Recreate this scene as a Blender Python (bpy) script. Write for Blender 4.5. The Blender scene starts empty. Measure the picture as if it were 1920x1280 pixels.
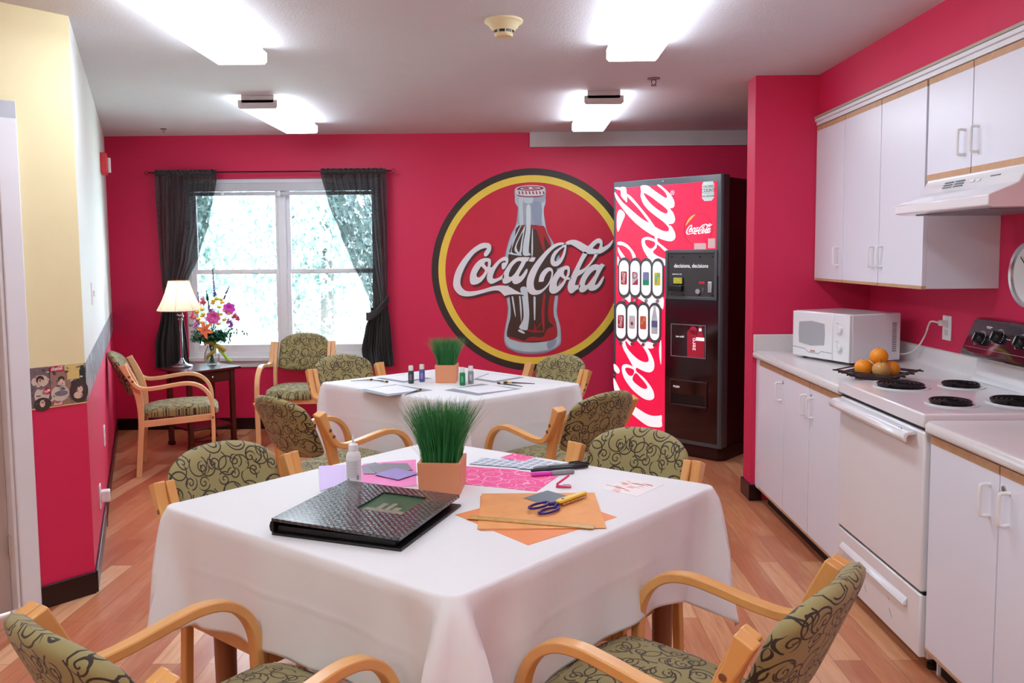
import bpy, bmesh, math, random
from math import sin, cos, pi, radians, atan2, hypot, sqrt, exp
from mathutils import Matrix, Vector
random.seed(7)
SC = bpy.context.scene
COL = SC.collection

# ---------------------------------------------------------------- camera
F, CX, CY, H = 1500.0, 960.0, 587.0, 1.5
PITCH, YAW, ROLL = radians(4.2), radians(.38), radians(-.478)
RM = Matrix.Rotation(YAW, 3, 'Z') @ Matrix.Rotation(pi/2-PITCH, 3, 'X') @ Matrix.Rotation(ROLL, 3, 'Z')
cam_d = bpy.data.cameras.new('camera'); cam = bpy.data.objects.new('camera', cam_d); COL.objects.link(cam)
cam.matrix_world = Matrix.Translation((0, 0, H)) @ RM.to_4x4()
cam_d.sensor_fit = 'HORIZONTAL'; cam_d.sensor_width = 36; cam_d.lens = F/1920*36
cam_d.shift_x = 0; cam_d.shift_y = (CY-640)/1920
cam_d.clip_start = .05
SC.camera = cam

def ray(x, y): return RM @ Vector(((x-CX)/F, -(y-CY)/F, -1))
def onz(x, y, z):
    d = ray(x, y); t = (z-H)/d.z; return Vector((t*d.x, t*d.y, z))
def ony(x, y, Y):
    d = ray(x, y); t = Y/d.y; return Vector((t*d.x, Y, H+t*d.z))
def onx(x, y, X):
    d = ray(x, y); t = X/d.x; return Vector((X, t*d.y, H+t*d.z))

# ---------------------------------------------------------------- materials
def lin(c):
    return tuple(((v/255)/12.92 if v/255 <= .04045 else (((v/255)+.055)/1.055)**2.4) for v in c)+(1,)
MATS = {}
class NT:
    def __init__(s, name):
        s.m = bpy.data.materials.new(name); s.m.use_nodes = True; s.t = s.m.node_tree; s.n = s.t.nodes
        s.p = s.n['Principled BSDF']
    def node(s, ty, **kw):
        n = s.n.new(ty)
        for k, v in kw.items(): setattr(n, k, v)
        return n
    def lk(s, a, b): s.t.links.new(a, b)
    def setv(s, inp, v):
        if hasattr(v, 'is_output') : s.lk(v, inp)
        else: inp.default_value = v
    def math(s, op, a, b=0.0, c=None, clamp=False):
        n = s.node('ShaderNodeMath', operation=op, use_clamp=clamp)
        s.setv(n.inputs[0], a); s.setv(n.inputs[1], b)
        if c is not None: s.setv(n.inputs[2], c)
        return n.outputs[0]
    def mix(s, f, a, b, blend='MIX'):
        n = s.node('ShaderNodeMix', data_type='RGBA', blend_type=blend)
        s.setv(n.inputs[0], f); s.setv(n.inputs[6], a); s.setv(n.inputs[7], b)
        return n.outputs[2]
    def noise(s, vec, scale, detail=3, rough=.5):
        n = s.node('ShaderNodeTexNoise'); n.inputs['Scale'].default_value = scale
        n.inputs['Detail'].default_value = detail; n.inputs['Roughness'].default_value = rough
        if vec is not None: s.lk(vec, n.inputs['Vector'])
        return n.outputs[0]
    def coord(s, scale=(1, 1, 1), rot=(0, 0, 0), loc=(0, 0, 0), src='Object'):
        c = s.node('ShaderNodeTexCoord'); m = s.node('ShaderNodeMapping')
        s.lk(c.outputs[src], m.inputs[0]); m.inputs['Scale'].default_value = scale
        m.inputs['Rotation'].default_value = rot; m.inputs['Location'].default_value = loc
        return m.outputs[0]
    def bump(s, h, strength=.3, dist=.01):
        b = s.node('ShaderNodeBump'); b.inputs['Strength'].default_value = strength; b.inputs['Distance'].default_value = dist
        s.lk(h, b.inputs['Height']); s.lk(b.outputs[0], s.p.inputs['Normal'])
def mat(name, col, rough=.5, metal=0, noise=.06, nscale=6, bump=0, bscale=200, coat=0, emis=0, alpha=1, trans=0, spec=.5, sub=0):
    if name in MATS: return MATS[name]
    t = NT(name); p = t.p
    c = lin(col)
    if noise:
        v = t.coord(); n = t.noise(v, nscale, 4)
        d = tuple(x*(1-noise*2) for x in c[:3])+(1,); l = tuple(min(1, x*(1+noise)) for x in c[:3])+(1,)
        t.setv(p.inputs['Base Color'], t.mix(n, d, l))
    else: p.inputs['Base Color'].default_value = c
    p.inputs['Roughness'].default_value = rough; p.inputs['Metallic'].default_value = metal
    p.inputs['Specular IOR Level'].default_value = spec
    if coat: p.inputs['Coat Weight'].default_value = coat; p.inputs['Coat Roughness'].default_value = .08
    if emis: p.inputs['Emission Color'].default_value = c; p.inputs['Emission Strength'].default_value = emis
    if trans: p.inputs['Transmission Weight'].default_value = trans
    if alpha < 1: p.inputs['Alpha'].default_value = alpha
    if bump: t.bump(t.noise(t.coord(), bscale, 3), bump, .004)
    MATS[name] = t.m
    return t.m

M_red = mat('red_wall_paint', (216, 34, 84), .55, noise=.02, nscale=1.5, bump=.08, bscale=150)
M_cream = mat('cream_wall_paint', (236, 222, 176), .6, noise=.02, bump=.08, bscale=150)
M_ceil = mat('ceiling_paint', (214, 212, 218), .7, noise=.02, bump=.35, bscale=90)
M_white = mat('white_laminate', (232, 232, 244), .32, noise=.015, nscale=3)
M_enamel = mat('white_enamel', (236, 234, 238), .16, noise=.01, nscale=3, coat=.4)
M_plastic = mat('white_plastic', (238, 236, 236), .35, noise=.01)
M_trimw = mat('white_trim', (232, 232, 238), .35, noise=.02)
M_counter = mat('worktop_laminate', (222, 216, 216), .22, noise=.03, nscale=60)
M_oak = mat('oak_edging', (205, 160, 122), .45, noise=.12, nscale=25)
M_black = mat('black_plastic', (14, 13, 15), .3, noise=.02)
M_base = mat('dark_vinyl_base', (34, 14, 18), .3, noise=.05)
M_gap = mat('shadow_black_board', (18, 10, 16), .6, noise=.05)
M_cable = mat('cable_white', (225, 220, 214), .5, noise=.02)
M_chrome = mat('chrome', (205, 205, 210), .18, 1, noise=.02)
M_coil = mat('coil_metal', (22, 20, 24), .38, .4, noise=.05)

def wood_mat(name, c1, c2, scale=(3, 3, 40), rough=.35):
    t = NT(name); v = t.coord(scale); n = t.noise(v, 1.6, 6, .6)
    t.setv(t.p.inputs['Base Color'], t.mix(n, lin(c1), lin(c2))); t.p.inputs['Roughness'].default_value = rough
    t.p.inputs['Coat Weight'].default_value = .25; t.p.inputs['Coat Roughness'].default_value = .2
    return t.m
M_beech = wood_mat('beech_wood', (240, 182, 110), (218, 148, 80), (30, 5, 5))
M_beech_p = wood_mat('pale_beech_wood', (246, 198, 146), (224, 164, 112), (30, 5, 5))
M_cherry = wood_mat('cherry_wood', (96, 26, 20), (58, 14, 14), (8, 8, 8), .2)
M_tleg = wood_mat('table_leg_wood', (150, 92, 58), (120, 66, 40), (20, 20, 2), .3)

def floor_mat():
    t = NT('wood_plank_floor')
    v = t.coord(rot=(0, 0, pi/2))
    b = t.node('ShaderNodeTexBrick', offset=.37, offset_frequency=2, squash=1)
    t.lk(v, b.inputs['Vector'])
    b.inputs['Color1'].default_value = (0, 0, 0, 1); b.inputs['Color2'].default_value = (1, 1, 1, 1); b.inputs['Mortar'].default_value = (.5, .5, .5, 1)
    b.inputs['Scale'].default_value = 1; b.inputs['Mortar Size'].default_value = .0012; b.inputs['Mortar Smooth'].default_value = .1
    b.inputs['Brick Width'].default_value = .95; b.inputs['Row Height'].default_value = .105
    r = t.node('ShaderNodeValToRGB'); r.color_ramp.interpolation = 'LINEAR'
    e = r.color_ramp.elements; e[0].position = 0; e[0].color = lin((188, 104, 70)); e[1].position = 1; e[1].color = lin((240, 184, 140))
    for p_, c_ in ((.3, (206, 132, 92)), (.55, (196, 118, 84)), (.8, (214, 142, 98))):
        x = e.new(p_); x.color = lin(c_)
    t.lk(b.outputs['Color'], r.inputs[0])
    g = t.noise(t.coord((14, 1.2, 1)), 3.5, 6, .65)
    g2 = t.noise(t.coord((5, .8, 1), loc=(3, 1, 0)), 2.0, 3, .6)
    c = t.mix(t.math('MULTIPLY', g, .9), r.outputs[0], lin((150, 74, 48)), 'MIX')
    n = t.node('ShaderNodeMapRange'); n.inputs[1].default_value = .42; n.inputs[2].default_value = .72; t.lk(g, n.inputs[0])
    c = t.mix(t.math('MULTIPLY', n.outputs[0], .45), r.outputs[0], lin((158, 84, 56)))
    n2 = t.node('ShaderNodeMapRange'); n2.inputs[1].default_value = .5; n2.inputs[2].default_value = .75; t.lk(g2, n2.inputs[0])
    c = t.mix(t.math('MULTIPLY', n2.outputs[0], .5), c, lin((232, 182, 146)))
    c = t.mix(t.math('MULTIPLY', b.outputs['Fac'], .6), c, lin((110, 56, 38)))
    t.lk(c, t.p.inputs['Base Color']); t.p.inputs['Roughness'].default_value = .3
    return t.m
M_floor = floor_mat()

def fabric(name, axes, base, base2, dark, cell=.062, off=0.0):
    t = NT(name); c = t.node('ShaderNodeTexCoord'); sp = t.node('ShaderNodeSeparateXYZ'); t.lk(c.outputs['Object'], sp.inputs[0])
    cb = t.node('ShaderNodeCombineXYZ')
    t.lk(sp.outputs[axes[0]], cb.inputs[0]); t.lk(sp.outputs[axes[1]], cb.inputs[1])
    def layer(sc, loc, spiral):
        m = t.node('ShaderNodeMapping'); m.inputs['Scale'].default_value = (sc, sc, 1); m.inputs['Location'].default_value = loc
        t.lk(cb.outputs[0], m.inputs[0])
        v = t.node('ShaderNodeTexVoronoi', voronoi_dimensions='2D', feature='F1'); v.inputs['Scale'].default_value = 1; v.inputs['Randomness'].default_value = .55
        t.lk(m.outputs[0], v.inputs['Vector'])
        d = t.node('ShaderNodeVectorMath', operation='SUBTRACT'); t.lk(m.outputs[0], d.inputs[0]); t.lk(v.outputs['Position'], d.inputs[1])
        s2 = t.node('ShaderNodeSeparateXYZ'); t.lk(d.outputs[0], s2.inputs[0])
        th = t.math('DIVIDE', t.math('ARCTAN2', s2.outputs[1], s2.outputs[0]), 2*pi)
        r = t.math('SQRT', t.math('ADD', t.math('MULTIPLY', s2.outputs[0], s2.outputs[0]), t.math('MULTIPLY', s2.outputs[1], s2.outputs[1])))
        sc3 = t.node('ShaderNodeSeparateColor'); t.lk(v.outputs['Color'], sc3.inputs[0])
        rnd = sc3.outputs[0]; sg = t.math('SUBTRACT', t.math('MULTIPLY', t.math('GREATER_THAN', sc3.outputs[1], .5), 2), 1)
        tt = t.math('ADD', t.math('MULTIPLY', th, sg), rnd)
        if spiral:
            K = 4.3
            ph = t.math('FRACT', t.math('ADD', t.math('MULTIPLY', r, K), t.math('ADD', tt, 3)))
            a = t.math('ABSOLUTE', t.math('SUBTRACT', ph, .5))
            mk = t.math('LESS_THAN', a, K*.034)
            rmax = t.math('ADD', .30, t.math('MULTIPLY', t.math('FRACT', t.math('ADD', tt, 3)), .17))
            mk = t.math('MULTIPLY', mk, t.math('LESS_THAN', r, rmax))
        else:
            a = t.math('ABSOLUTE', t.math('SUBTRACT', r, t.math('ADD', .3, t.math('MULTIPLY', sc3.outputs[2], .12))))
            mk = t.math('MULTIPLY', t.math('LESS_THAN', a, .026), t.math('LESS_THAN', t.math('FRACT', t.math('ADD', tt, 3)), .78))
        return mk
    k = 1/cell
    m1 = layer(k, (off, .3, 0), True); m2 = layer(k*.72, (off+.4, .15, 0), False); m3 = layer(k*.8, (off+5.2, 3.1, 0), False)
    mk = t.math('MAXIMUM', m1, t.math('MAXIMUM', m2, m3))
    n = t.noise(t.coord(), 5, 3)
    bc = t.mix(n, lin(base), lin(base2))
    t.lk(t.mix(mk, bc, lin(dark)), t.p.inputs['Base Color']); t.p.inputs['Roughness'].default_value = .75
    t.p.inputs['Sheen Weight'].default_value = .15
    t.bump(t.noise(t.coord(), 900, 2), .25, .002)
    return t.m
M_fab_b = fabric('scroll_fabric_back', (0, 2), (160, 148, 96), (146, 132, 84), (52, 38, 28))
M_fab_s = fabric('scroll_fabric_seat', (0, 1), (160, 148, 96), (146, 132, 84), (52, 38, 28))

# ---------------------------------------------------------------- mesh helpers
def nb(): return bmesh.new()
def box(bm, x0, x1, y0, y1, z0, z1, M=None):
    vs = [bm.verts.new((x, y, z)) for x in (x0, x1) for y in (y0, y1) for z in (z0, z1)]
    for f in ((0, 1, 3, 2), (4, 6, 7, 5), (0, 4, 5, 1), (2, 3, 7, 6), (0, 2, 6, 4), (1, 5, 7, 3)):
        bm.faces.new([vs[i] for i in f])
    if M: bmesh.ops.transform(bm, matrix=M, verts=vs)
    return vs
def prism(bm, pts, a0, a1, axis='z', M=None):
    def q(p, a):
        return {'z': (p[0], p[1], a), 'y': (p[0], a, p[1]), 'x': (a, p[0], p[1])}[axis]
    lo = [bm.verts.new(q(p, a0)) for p in pts]; hi = [bm.verts.new(q(p, a1)) for p in pts]
    n = len(pts)
    bm.faces.new(lo[::-1]); bm.faces.new(hi)
    for i in range(n): bm.faces.new((lo[i], lo[(i+1) % n], hi[(i+1) % n], hi[i]))
    if M: bmesh.ops.transform(bm, matrix=M, verts=lo+hi)
    return lo+hi
def smooth_path(pts, n=6, closed=False):
    pts = [Vector(p) for p in pts]; out = []
    L = len(pts); rng = L if closed else L-1
    for i in range(rng):
        if closed: p0, p1, p2, p3 = (pts[(i+k-1) % L] for k in range(4))
        else: p0, p1, p2, p3 = pts[max(i-1, 0)], pts[i], pts[i+1], pts[min(i+2, L-1)]
        for k in range(n):
            t = k/n
            out.append(.5*((2*p1)+(-p0+p2)*t+(2*p0-5*p1+4*p2-p3)*t*t+(-p0+3*p1-3*p2+p3)*t**3))
    if not closed: out.append(pts[-1])
    return out
def tube(bm, path, r, seg=8, caps=True):
    path = [Vector(p) for p in path]; n = len(path)
    rr = r if isinstance(r, (list, tuple)) else [r]*n
    T = [(path[min(i+1, n-1)]-path[max(i-1, 0)]).normalized() for i in range(n)]
    up = Vector((0, 0, 1)) if abs(T[0].z) < .9 else Vector((1, 0, 0))
    N = (up-T[0]*up.dot(T[0])).normalized(); rings = []
    for i in range(n):
        N = (N-T[i]*N.dot(T[i])).normalized(); Bn = T[i].cross(N)
        rings.append([bm.verts.new(path[i]+(N*cos(2*pi*k/seg)+Bn*sin(2*pi*k/seg))*rr[i]) for k in range(seg)])
    for a, b in zip(rings, rings[1:]):
        for k in range(seg): bm.faces.new((a[k], a[(k+1) % seg], b[(k+1) % seg], b[k]))
    if caps: bm.faces.new(rings[0][::-1]); bm.faces.new(rings[-1])
def lathe(bm, prof, seg=24, c=(0, 0, 0), M=None, closed=True):
    rings = []; allv = []
    for r, z in prof:
        if r < 1e-5: v = [bm.verts.new((c[0], c[1], c[2]+z))]*seg; allv.append(v[0])
        else: v = [bm.verts.new((c[0]+r*cos(2*pi*k/seg), c[1]+r*sin(2*pi*k/seg), c[2]+z)) for k in range(seg)]; allv += v
        rings.append(v)
    for a, b in zip(rings, rings[1:]):
        for k in range(seg):
            q = [a[k], a[(k+1) % seg], b[(k+1) % seg], b[k]]; u = []
            for v in q:
                if v not in u: u.append(v)
            if len(u) > 2: bm.faces.new(u)
    if closed:
        for v, rv in ((rings[0], True), (rings[-1], False)):
            if v[0] is not v[1]: bm.faces.new(v[::-1] if rv else v)
    if M: bmesh.ops.transform(bm, matrix=M, verts=allv)
    return allv
def strip(bm, path, x0, x1, th):
    """flat bentwood board: path in (y,z), lateral range x0..x1, in-plane thickness th"""
    n = len(path); rings = []
    for i, p in enumerate(path):
        a = path[max(i-1, 0)]; b = path[min(i+1, n-1)]
        t = Vector((b[0]-a[0], b[1]-a[1])).normalized(); nn = Vector((-t.y, t.x)); h = (th[i] if isinstance(th, (list, tuple)) else th)/2
        rings.append([bm.verts.new((x, p[0]+nn.x*s*h, p[1]+nn.y*s*h)) for x, s in ((x0, -1), (x1, -1), (x1, 1), (x0, 1))])
    for a, b in zip(rings, rings[1:]):
        for k in range(4): bm.faces.new((a[k], a[(k+1) % 4], b[(k+1) % 4], b[k]))
    bm.faces.new(rings[0][::-1]); bm.faces.new(rings[-1])
def grid(bm, nu, nv, fn, closeu=False):
    R = [[bm.verts.new(fn(i/(nu if closeu else nu-1) if not closeu else i/nu, j/(nv-1))) for i in range(nu)] for j in range(nv)]
    for j in range(nv-1):
        for i in range(nu if closeu else nu-1):
            bm.faces.new((R[j][i], R[j][(i+1) % nu], R[j+1][(i+1) % nu], R[j+1][i]))
    return R
def ball(bm, c, r, sx=1, sy=1, sz=1, u=14, v=9, M=None):
    mm = Matrix.Translation(c) @ (M or Matrix()) @ Matrix.Diagonal((sx, sy, sz, 1))
    bmesh.ops.create_uvsphere(bm, u_segments=u, v_segments=v, radius=r, matrix=mm)

def rootmat(p):
    return Matrix.Translation(p.location) @ p.rotation_euler.to_matrix().to_4x4()
def obj(name, bm, m, parent=None, smooth=False, bevel=0, world=False, auto=None, seg=2):
    bmesh.ops.recalc_face_normals(bm, faces=bm.faces[:])
    if world and parent is not None:
        p = parent; MM = rootmat(p)
        while p.parent: p = p.parent; MM = rootmat(p) @ MM
        bmesh.ops.transform(bm, matrix=MM.inverted(), verts=bm.verts[:])
    me = bpy.data.meshes.new(name); bm.to_mesh(me); bm.free()
    o = bpy.data.objects.new(name, me); COL.objects.link(o)
    for x in (m if isinstance(m, (list, tuple)) else [m]): me.materials.append(x)
    if smooth:
        for f in me.polygons: f.use_smooth = True
        if smooth != 'all':
            me.set_sharp_from_angle(angle=radians(smooth if isinstance(smooth, (int, float)) and smooth > 1 else 40))
    if bevel:
        b = o.modifiers.new('bevel', 'BEVEL'); b.width = bevel; b.segments = seg; b.limit_method = 'ANGLE'; b.angle_limit = radians(35)
        for f in me.polygons: f.use_smooth = True
        b.harden_normals = False
        me.set_sharp_from_angle(angle=radians(60))
    if parent is not None: o.parent = parent
    return o
def thing(name, label, cat, loc=(0, 0, 0), rz=0, group=None):
    o = bpy.data.objects.new(name, None); COL.objects.link(o); o.empty_display_size = .05
    o.location = loc; o.rotation_euler = (0, 0, rz); return tag(o, label, cat, group)
def tag(o, label, cat, group=None):
    o['label'] = label; o['category'] = cat
    if group: o['group'] = group
    return o
def struct(name, bm, m, **k):
    o = obj(name, bm, m, **k); o['kind'] = 'structure'; return o
def copy_thing(r, loc=None, rz=None, label=None, group=None):
    n = r.copy(); COL.objects.link(n)
    def rec(a, b):
        for ch in list(a.children):
            if ch is b: continue
            c = ch.copy(); COL.objects.link(c); c.parent = b; rec(ch, c)
    kids = list(r.children)
    for ch in kids:
        c = ch.copy(); COL.objects.link(c); c.parent = n
        for g in list(ch.children):
            d = g.copy(); COL.objects.link(d); d.parent = c
    if loc is not None: n.location = loc
    if rz is not None: n.rotation_euler = (0, 0, rz)
    if label: n['label'] = label
    if group: n['group'] = group
    return n
def curve_mesh(cu):
    o = bpy.data.objects.new('tmp', cu); COL.objects.link(o)
    me = bpy.data.meshes.new_from_object(o.evaluated_get(bpy.context.evaluated_depsgraph_get()))
    bpy.data.objects.remove(o); bpy.data.curves.remove(cu); return me
def from_mesh(name, me, m, parent, M=None, world=True):
    bm = nb(); bm.from_mesh(me); bpy.data.meshes.remove(me)
    if M is not None: bmesh.ops.transform(bm, matrix=M, verts=bm.verts[:])
    return obj(name, bm, m, parent, world=world)
def shape_bm(bm, polys, e, M, smooth=True):
    """filled outline (even-odd) with half-thickness e, in the XY plane, placed by M, appended to bm"""
    cu = bpy.data.curves.new('tmpc', 'CURVE'); cu.dimensions = '2D'; cu.fill_mode = 'BOTH'; cu.extrude = e
    for P in polys:
        pts = smooth_path([(p[0], p[1], 0) for p in P], 3, True) if smooth else [Vector((p[0], p[1], 0)) for p in P]
        s = cu.splines.new('POLY'); s.points.add(len(pts)-1); s.use_cyclic_u = True
        for k, p in enumerate(pts): s.points[k].co = (p.x, p.y, 0, 1)
    me = curve_mesh(cu); t = nb(); t.from_mesh(me); bpy.data.meshes.remove(me)
    bmesh.ops.transform(t, matrix=M, verts=t.verts[:])
    tm = bpy.data.meshes.new('t'); t.to_mesh(tm); t.free(); bm.from_mesh(tm); bpy.data.meshes.remove(tm)
def text_bm(bm, s, size, M, e=.0005, align='CENTER', xs=1):
    cu = bpy.data.curves.new('tmpt', 'FONT'); cu.body = s; cu.size = size; cu.extrude = e; cu.align_x = align; cu.align_y = 'CENTER'
    cu.resolution_u = 3
    me = curve_mesh(cu); t = nb(); t.from_mesh(me); bpy.data.meshes.remove(me)
    bmesh.ops.transform(t, matrix=M @ Matrix.Diagonal((xs, 1, 1, 1)), verts=t.verts[:])
    tm = bpy.data.meshes.new('t'); t.to_mesh(tm); t.free(); bm.from_mesh(tm); bpy.data.meshes.remove(tm)
def frame(o, x, y):
    """matrix with origin o, local x axis x, local y axis y"""
    x = Vector(x).normalized(); y = Vector(y).normalized(); z = x.cross(y)
    return Matrix.Translation(o) @ Matrix((x, y, z)).transposed().to_4x4()
def facemat(p, q, M=None):  # text on a plane facing -Y
    return frame(p, (1, 0, 0), (0, 0, 1))
# ================================================================ THE ROOM
YB, ZC, XR = 6.88, 2.53, 2.10           # back wall, ceiling, kitchen wall
LA, LB = Vector((-1.906, 3.487, 0)), Vector((-3.505, YB, 0))   # slanted left wall
DDIR = Vector((-.16, -.19, 0)).normalized()                     # wall with the door
T = .12
bm = nb(); box(bm, -5.2, 4.6, -3.2, 7.1, -.1, 0); struct('floor', bm, M_floor)
bm = nb(); box(bm, -5.2, 4.6, -3.2, 7.1, ZC, ZC+.1); struct('ceiling', bm, M_ceil)
# back wall with window opening
WX0, WX1, WZ0, WZ1 = -2.86, -1.16, .62, 2.165
bm = nb()
box(bm, -3.75, WX0, YB, YB+T, 0, ZC); box(bm, WX1, 3.2, YB, YB+T, 0, ZC)
box(bm, WX0, WX1, YB, YB+T, 0, WZ0); box(bm, WX0, WX1, YB, YB+T, WZ1, ZC)
struct('wall_back', bm, M_red)
# pale bulkhead across the top of the back wall
bm = nb(); box(bm, .117, 3.2, YB-.03, YB, 2.405, ZC); struct('trim_1', bm, mat('bulkhead_paint', (206, 200, 204), .6), bevel=.003)
# slanted left wall: red dado, border, white above
def wall_pts(A, B, thick, side):
    d = (B-A).normalized(); n = Vector((-d.y, d.x, 0))*side
    return [(A.x, A.y), (B.x, B.y), (B.x+n.x*thick, B.y+n.y*thick), (A.x+n.x*thick, A.y+n.y*thick)]
DB = LA+DDIR*3.4
DE = LA+DDIR*.225       # start of the door trim
M_white_wall = mat('pale_wall_paint', (228, 230, 224), .5, noise=.02, bump=.08, bscale=150)
bm = nb()
prism(bm, wall_pts(LA, LB, T, 1), 0, .87, 'z'); o1 = struct('wall_left', bm, M_red)
bm = nb(); prism(bm, wall_pts(LA, LB, T, 1), .87, ZC, 'z'); struct('wall_left', bm, M_white_wall)
DT0, DT1 = DE, LA+DDIR*1.33
bm = nb(); prism(bm, wall_pts(DE, LA, T, 1), 0, .87, 'z'); prism(bm, wall_pts(DB, DT1, T, 1), 0, .87, 'z'); struct('wall_left', bm, M_red)
bm = nb(); prism(bm, wall_pts(DE, LA, T, 1), .87, ZC, 'z'); prism(bm, wall_pts(DB, DT1, T, 1), .87, ZC, 'z')
prism(bm, wall_pts(DT1, DE, T, 1), 2.14, ZC, 'z'); struct('wall_left', bm, M_cream)
# right side: end wall of the kitchen (pillar), kitchen wall, soffit, alcove behind
PY = 4.77; PX = 1.405
bm = nb(); box(bm, PX, XR+.12, PY, PY+.16, 0, ZC); struct('wall_right', bm, M_red, bevel=.004)
bm = nb(); box(bm, XR, XR+.12, -3.2, PY, 0, ZC); struct('wall_right', bm, M_red)
bm = nb(); box(bm, 3.2, 3.32, PY, YB+T, 0, ZC); box(bm, XR+.12, 3.32, PY, PY+.16, 0, ZC); struct('wall_right', bm, M_red)
bm = nb(); box(bm, 1.775, XR, -3.2, PY, 2.285, ZC); struct('wall_right', bm, M_red)
# room behind the camera
bm = nb(); box(bm, -5.2, 4.6, -3.3, -3.2, 0, ZC); struct('wall_front', bm, M_cream)
bm = nb(); box(bm, -5.2, -5.1, -3.2, 1.2, 0, ZC); struct('wall_left', bm, M_cream)
# baseboards
bh, bt = .10, .012
def baseboard(name, A, B, side=-1):
    bm = nb(); prism(bm, wall_pts(A, B, bt, side), 0, bh, 'z'); return struct(name, bm, M_base, bevel=.003)
baseboard('baseboard_back', Vector((-3.49, YB, 0)), Vector((3.2, YB, 0)))
M_base2 = mat('grey_vinyl_base', (60, 58, 66), .25, noise=.05)
baseboard('baseboard_left', LA, LB-(LB-LA).normalized()*.02)
baseboard('baseboard_left', DE, LA)
bm = nb(); box(bm, PX-bt, PX, PY-bt, PY+.16+bt, 0, bh); box(bm, PX, 1.47, PY-bt, PY, 0, bh); box(bm, PX, 2.2, PY+.16, PY+.16+bt, 0, bh)
struct('baseboard_right', bm, M_base, bevel=.003)

# wallpaper border strips with plain collage of portraits, red pills and bottles
def collage_mat(name, w=1, grey=False):
    t = NT(name); v = t.coord(src='Generated', scale=(5*w, 3, 2.2))
    vo = t.node('ShaderNodeTexVoronoi', feature='F1', distance='CHEBYCHEV'); vo.inputs['Scale'].default_value = 1; t.lk(v, vo.inputs['Vector'])
    r = t.node('ShaderNodeValToRGB'); r.color_ramp.interpolation = 'CONSTANT'
    sc = t.node('ShaderNodeSeparateColor'); t.lk(vo.outputs['Color'], sc.inputs[0]); t.lk(sc.outputs[0], r.inputs[0])
    e = r.color_ramp.elements; cs = [(86, 80, 88), (150, 128, 122), (60, 66, 70), (126, 104, 108), (176, 160, 148), (104, 92, 92)]
    if grey: cs = [(150, 152, 162), (180, 182, 190), (134, 138, 146), (164, 166, 176), (194, 196, 202), (142, 144, 154)]  # greyed palette: grazing-angle sheen painted into the print's colours
    e[0].color = lin(cs[0]); e[1].position = .17; e[1].color = lin(cs[1])
    for k in range(2, 6): x = e.new(k*.17); x.color = lin(cs[k])
    n = t.noise(t.coord(), 60 if not grey else 35, 4, .7)
    t.lk(t.mix(t.math('MULTIPLY', n, .55), r.outputs[0], lin((52, 46, 50) if not grey else (90, 92, 100))), t.p.inputs['Base Color'])
    t.p.inputs['Roughness'].default_value = .35
    return t.m
bz0, bz1 = .868, 1.04
def border(A, B, m, w):
    bm = nb(); prism(bm, wall_pts(A, B, .002, -1), bz0, bz1, 'z'); o = struct('trim_2', bm, m); return o
M_col = collage_mat('border_collage'); M_col2 = collage_mat('border_collage_sheen', 8, True)
border(LA+(LB-LA).normalized()*.002, LB, M_col2, 8); bz_o = border(DE, LA, M_col, 1)
# door wall pictures (local frame: u from corner DE to LA, w up)
du = (LA-DE).normalized(); BM0 = frame(DE+Vector((0, 0, bz0)), du, (0, 0, 1))
BL = (LA-DE).length; BHT = bz1-bz0
def bm_on(lay): return BM0 @ Matrix.Translation((0, 0, .003+lay*.0006))
def ell(cx, cy, rx, ry, n=20, a=0):
    return [(cx+rx*cos(2*pi*k/n)*cos(a)-ry*sin(2*pi*k/n)*sin(a), cy+rx*cos(2*pi*k/n)*sin(a)+ry*sin(2*pi*k/n)*cos(a)) for k in range(n)]
def rect(x0, y0, x1, y1): return [(x0, y0), (x1, y0), (x1, y1), (x0, y1)]
def sc2(P): return [(p[0]*BL, p[1]*BHT) for p in P]
pic = []
def picture(col, polys, lay, name='border_print', smooth=False):
    bm = nb()
    for P in polys: shape_bm(bm, [sc2(P)], .0002, bm_on(lay), smooth)
    o = obj(name, bm, mat('print_%d_%d_%d' % col, col, .4, noise=.05)); o.parent = bz_o
picture((120, 104, 108), [rect(.0, .0, .34, 1)], 0)
picture((158, 120, 108), [rect(.36, .0, .72, .9)], 0)
picture((222, 196, 120), [rect(.62, .86, .97, 1), rect(.66, .62, .88, .86)], 1)
picture((212, 196, 182), [ell(.18, .66, .15, .15, a=.15), ell(.2, .3, .13, .2), ell(.55, .52, .065, .16), ell(.52, .3, .16, .2)], 1)
picture((70, 54, 52), [ell(.18, .7, .07, .1), ell(.55, .66, .06, .07), ell(.2, .08, .15, .17), ell(.86, .3, .17, .3)], 2)
picture((226, 190, 168), [ell(.18, .65, .04, .07), ell(.55, .6, .035, .06), ell(.2, .1, .045, .09), ell(.88, .34, .05, .09), ell(.84, .2, .08, .09)], 3)
picture((120, 116, 128), [ell(.54, .3, .12, .07), ell(.2, .48, .05, .03)], 3)
picture((204, 24, 50), [ell(.29, .4, .065, .085), rect(.36, .86, .6, .99), rect(.38, .0, .56, .09)], 3)
picture((40, 52, 44), [rect(.9, .6, .97, .95), rect(.4, .82, .44, .95)], 2)
picture((220, 200, 120), [rect(0, -.03, 1, 0)], 1)

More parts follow.
